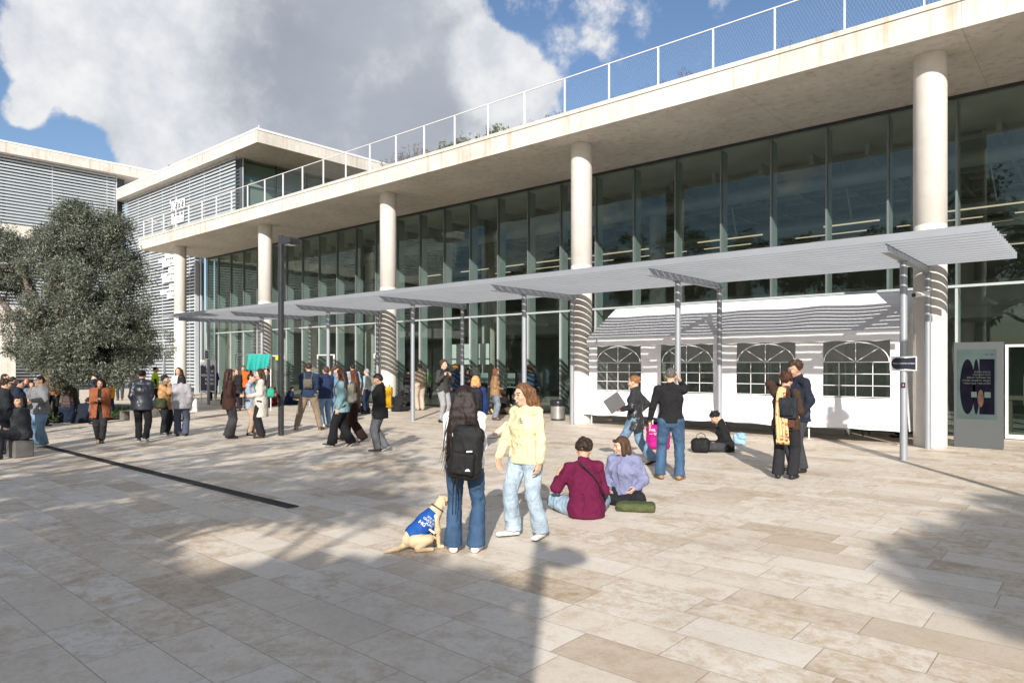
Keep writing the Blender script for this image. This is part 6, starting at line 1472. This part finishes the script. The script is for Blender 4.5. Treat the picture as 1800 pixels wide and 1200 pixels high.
pp_('woman with brown hair and white top behind the grey cape', 314, 740, 200, 644, res=.018, top=(.6, .58, .55), hem=.48, pants=GREY, hair='wavy', hc=BRH)
k = pp_('woman in rust coat over black, looking at her phone, walking to the camera', 176, 779, 184, 662, res=.012, top=(.26, .085, .04), coat='coat', open_front=True, inner=(.016, .016, .017), hem=.39, bag=.05, pants=(.025, .025, .028), thigh=.02, ankle=.07, shoes=BLACK, hair='wavy', hc=BLK, skin='m', hl='phone', hr='phone', head=(0, 18, 0), fl=(-.04, .02, .085, 0, 0), fr=(.05, -.22, .12, 0, 30))
held(k, 0, 'mobile_phone', 'phone in the hands of the woman in the rust coat', 'phone', (.075, .15, .012), (.02, .02, .02))
pp_('person in navy blazer behind the rust coat, hand raised to the head', 168, 745, 250, 657, sex='f', res=.018, top=(.03, .035, .06), coat='jacket', hem=.45, bag=.03, pmat=denim((.1, .18, .28)), pants=JEAN, hair='bun', hc=BLK, hl='ear', hr='side')
pp_('person in yellow and orange jacket behind the rust coat', 190, 735, 160, 660, res=.02, top=(.7, .38, .03), coat='jacket', hem=.47, bag=.04, pants=NAVY, hair='short', hc=BRH)
k = pp_('man in black with a satchel looking at his phone beyond the olive bed', 211, 703, 186, 644, sex='m', res=.018, top=(.02, .022, .03), hem=.48, bag=.035, pants=(.05, .06, .07), hair='short', hc=DKBR, hl='hold', hr='hold', head=(0, 22, 0))
r_ = wear(k, 'satchel', 'black satchel of the man beyond the olive bed', 'bag'); q = k.T(.2, .05, .0); F_ = Field(q-.3, q+.3, .018); F_.rbox(q, (.07, .16, .12), .03); V, Fc = F_.mesh(); mesh_from('pouch', V, Fc, fabric((.02, .02, .02), 'bag cloth'), r_, True)
k = pp_('person in grey fleece jacket and blue jeans holding a yellow snack, turned left', 71, 785, 232, 658, sex='f', res=.0105, top=(.19, .195, .20), coat='jacket', hem=.46, bag=.045, pmat=denim((.15, .24, .34)), pants=JEAN, thigh=.03, ankle=.10, shoes=(.6, .6, .6), hair='short', hc=BLK, skin='l', smile=True, hl='out', hr='hold', head=(6, 0, 0))
held(k, 1, 'yellow_snack', 'yellow snack box in the hand of the person in grey fleece', 'snack', (.10, .07, .05), (.7, .55, .03))
pp_('man in tan brown jacket standing under the olive, turned left', 93, 740, 200, 641, sex='m', res=.016, top=(.33, .15, .05), coat='jacket', hem=.46, bag=.04, pants=(.02, .02, .02), hair='short', hc=BLK, skin='m', hl='pocket', hr='hold', head=(30, 5, 0))
pp_('man in black behind the left edge group', 8, 760, 110, 655, sex='m', res=.018, top=BLACK, pants=BLACK, hair='short', hc=BLK)
pp_('large person in black jacket standing at the left edge, turned right', 8, 797, 80, 664, sex='m', res=.011, top=(.022, .024, .03), coat='jacket', hem=.44, bag=.07, pants=(.02, .022, .03), thigh=.04, shoes=BLACK, hair='curly', hc=(.03, .02, .014), hl='hold', hr='hold', width=1.12, skin='l')
pp_('woman in grey and black sitting low at the left edge, head turned left', 32, 803, 250, H=1.66, res=.011, top=(.035, .038, .042), coat='jacket', hem=.46, bag=.06, pants=(.022, .024, .03), thigh=.03, shoes=BLACK, hair='bob', hc=BLK, skin='m', hl='belly', hr='side', head=(-20, 4, 0), pel=(0, -.05, .46), fl=(-.14, .38, .085, -8, 0), fr=(.16, .42, .085, 8, 0), kl=(-.1, 1, .4), kr=(.1, 1, .4))
st_ = G(30, 803); b = MB(); b.box((-.2, -.22, 0), (.2, .12, .34), bev=.02); s_ = b.build('stone_block', plain('grey stone', (.12, .115, .11), .8, 0, .2, 5)); s_.location = (st_.x, st_.y+.0, 0); s_.rotation_euler = (0, 0, math.atan2(st_.y, st_.x)-R(250)-math.pi/2); tag(s_, 'low dark grey block under the woman sitting at the left edge', 'block')
pp_('person in a dark navy coat in the crowd behind the grey fleece', 33, 765, 100, 666, res=.018, top=(.015, .022, .045), coat='jacket', hem=.44, bag=.06, pants=NAVY, hair='short', hc=BLK, skin='m', hl='hold')
pp_('person in a red cap in the crowd behind the grey fleece', 47, 745, 200, 664, res=.02, top=(.04, .05, .08), hem=.48, bag=.03, pants=NAVY, hair='short', hc=(.55, .03, .02), skin='m')
pp_('woman with black hair and grey top behind the outstretched hand', 55, 752, 170, 668, res=.018, top=(.16, .16, .17), hem=.48, bag=.03, pants=NAVY, hair='bob', hc=BLK, skin='m')
pp_('person with long dark hair in navy sitting by the olive bed, seen from behind', 118, 742, 20, H=1.68, res=.015, top=(.012, .018, .035), hem=.46, bag=.05, pants=(.012, .015, .025), hair='long', hc=(.04, .02, .015), hl='belly', hr='belly', **CROSS)
pp_('person in navy coat sitting beside the long haired one, leaning right', 141, 743, 40, H=1.6, res=.016, top=(.014, .018, .03), hem=.46, bag=.06, pants=(.02, .02, .03), hair='short', hc=BLK, hl='belly', hr='belly', lean=(20, 10), **CROSS)
pp_('person sitting on the stone kerb of the bed, in grey', 128, 722, 200, H=1.6, res=.02, top=GREY, pants=NAVY, hair='short', hc=BLK, skin='m', pel=(0, -.05, .42), fl=(-.1, .35, .085, 0, 0), fr=(.1, .35, .085, 0, 0), hl='hold', hr='hold')

# more of the crowd in the back rows
pp_('person in olive green top in the crowd behind the curly haired woman', 411, 716, 120, 650, res=.022, top=(.10, .13, .03), pants=BLACK, hair='short', hc=BRH)
pp_('person in grey hoodie between the teal banner and the lamp mast', 470, 716, 230, 646, sex='m', res=.022, top=GREY, pants=NAVY, hair='short', hc=BLK)
pp_('person carrying a pale pink bag behind the man in navy sweater', 582, 731, 200, 648, res=.022, top=(.30, .24, .26), pants=NAVY, hair='bob', hc=BRH, hl='hold')
pp_('person in dark coat leaning by the glass left of the beige outfit', 716, 719, 60, 647, res=.022, top=(.05, .05, .055), coat='coat', hem=.4, pants=BLACK, hair='short', hc=BLK)
pp_('person in charcoal top close to the glass behind the blonde woman', 822, 719, 170, 645, res=.022, top=(.06, .065, .07), pants=NAVY, hair='bob', hc=BLK, hl='phone', hr='phone')
pp_('person in white shirt close to the glass right of the orange beanie', 812, 717, 220, 648, res=.022, top=(.5, .5, .48), pants=BLACK, hair='short', hc=DKBR)
pp_('person in black hood at the far left of the crowd by the pillar', 22, 748, 60, 660, res=.022, top=BLACK, coat='jacket', bag=.04, pants=BLACK, hair='short', hc=BLK, skin='m')
pp_('person in dark purple top sitting in the crowd right of the red cap', 60, 748, 150, H=1.6, res=.022, top=(.06, .03, .07), pants=BLACK, hair='long', hc=BLK, hl='belly', hr='belly', **KNEES)
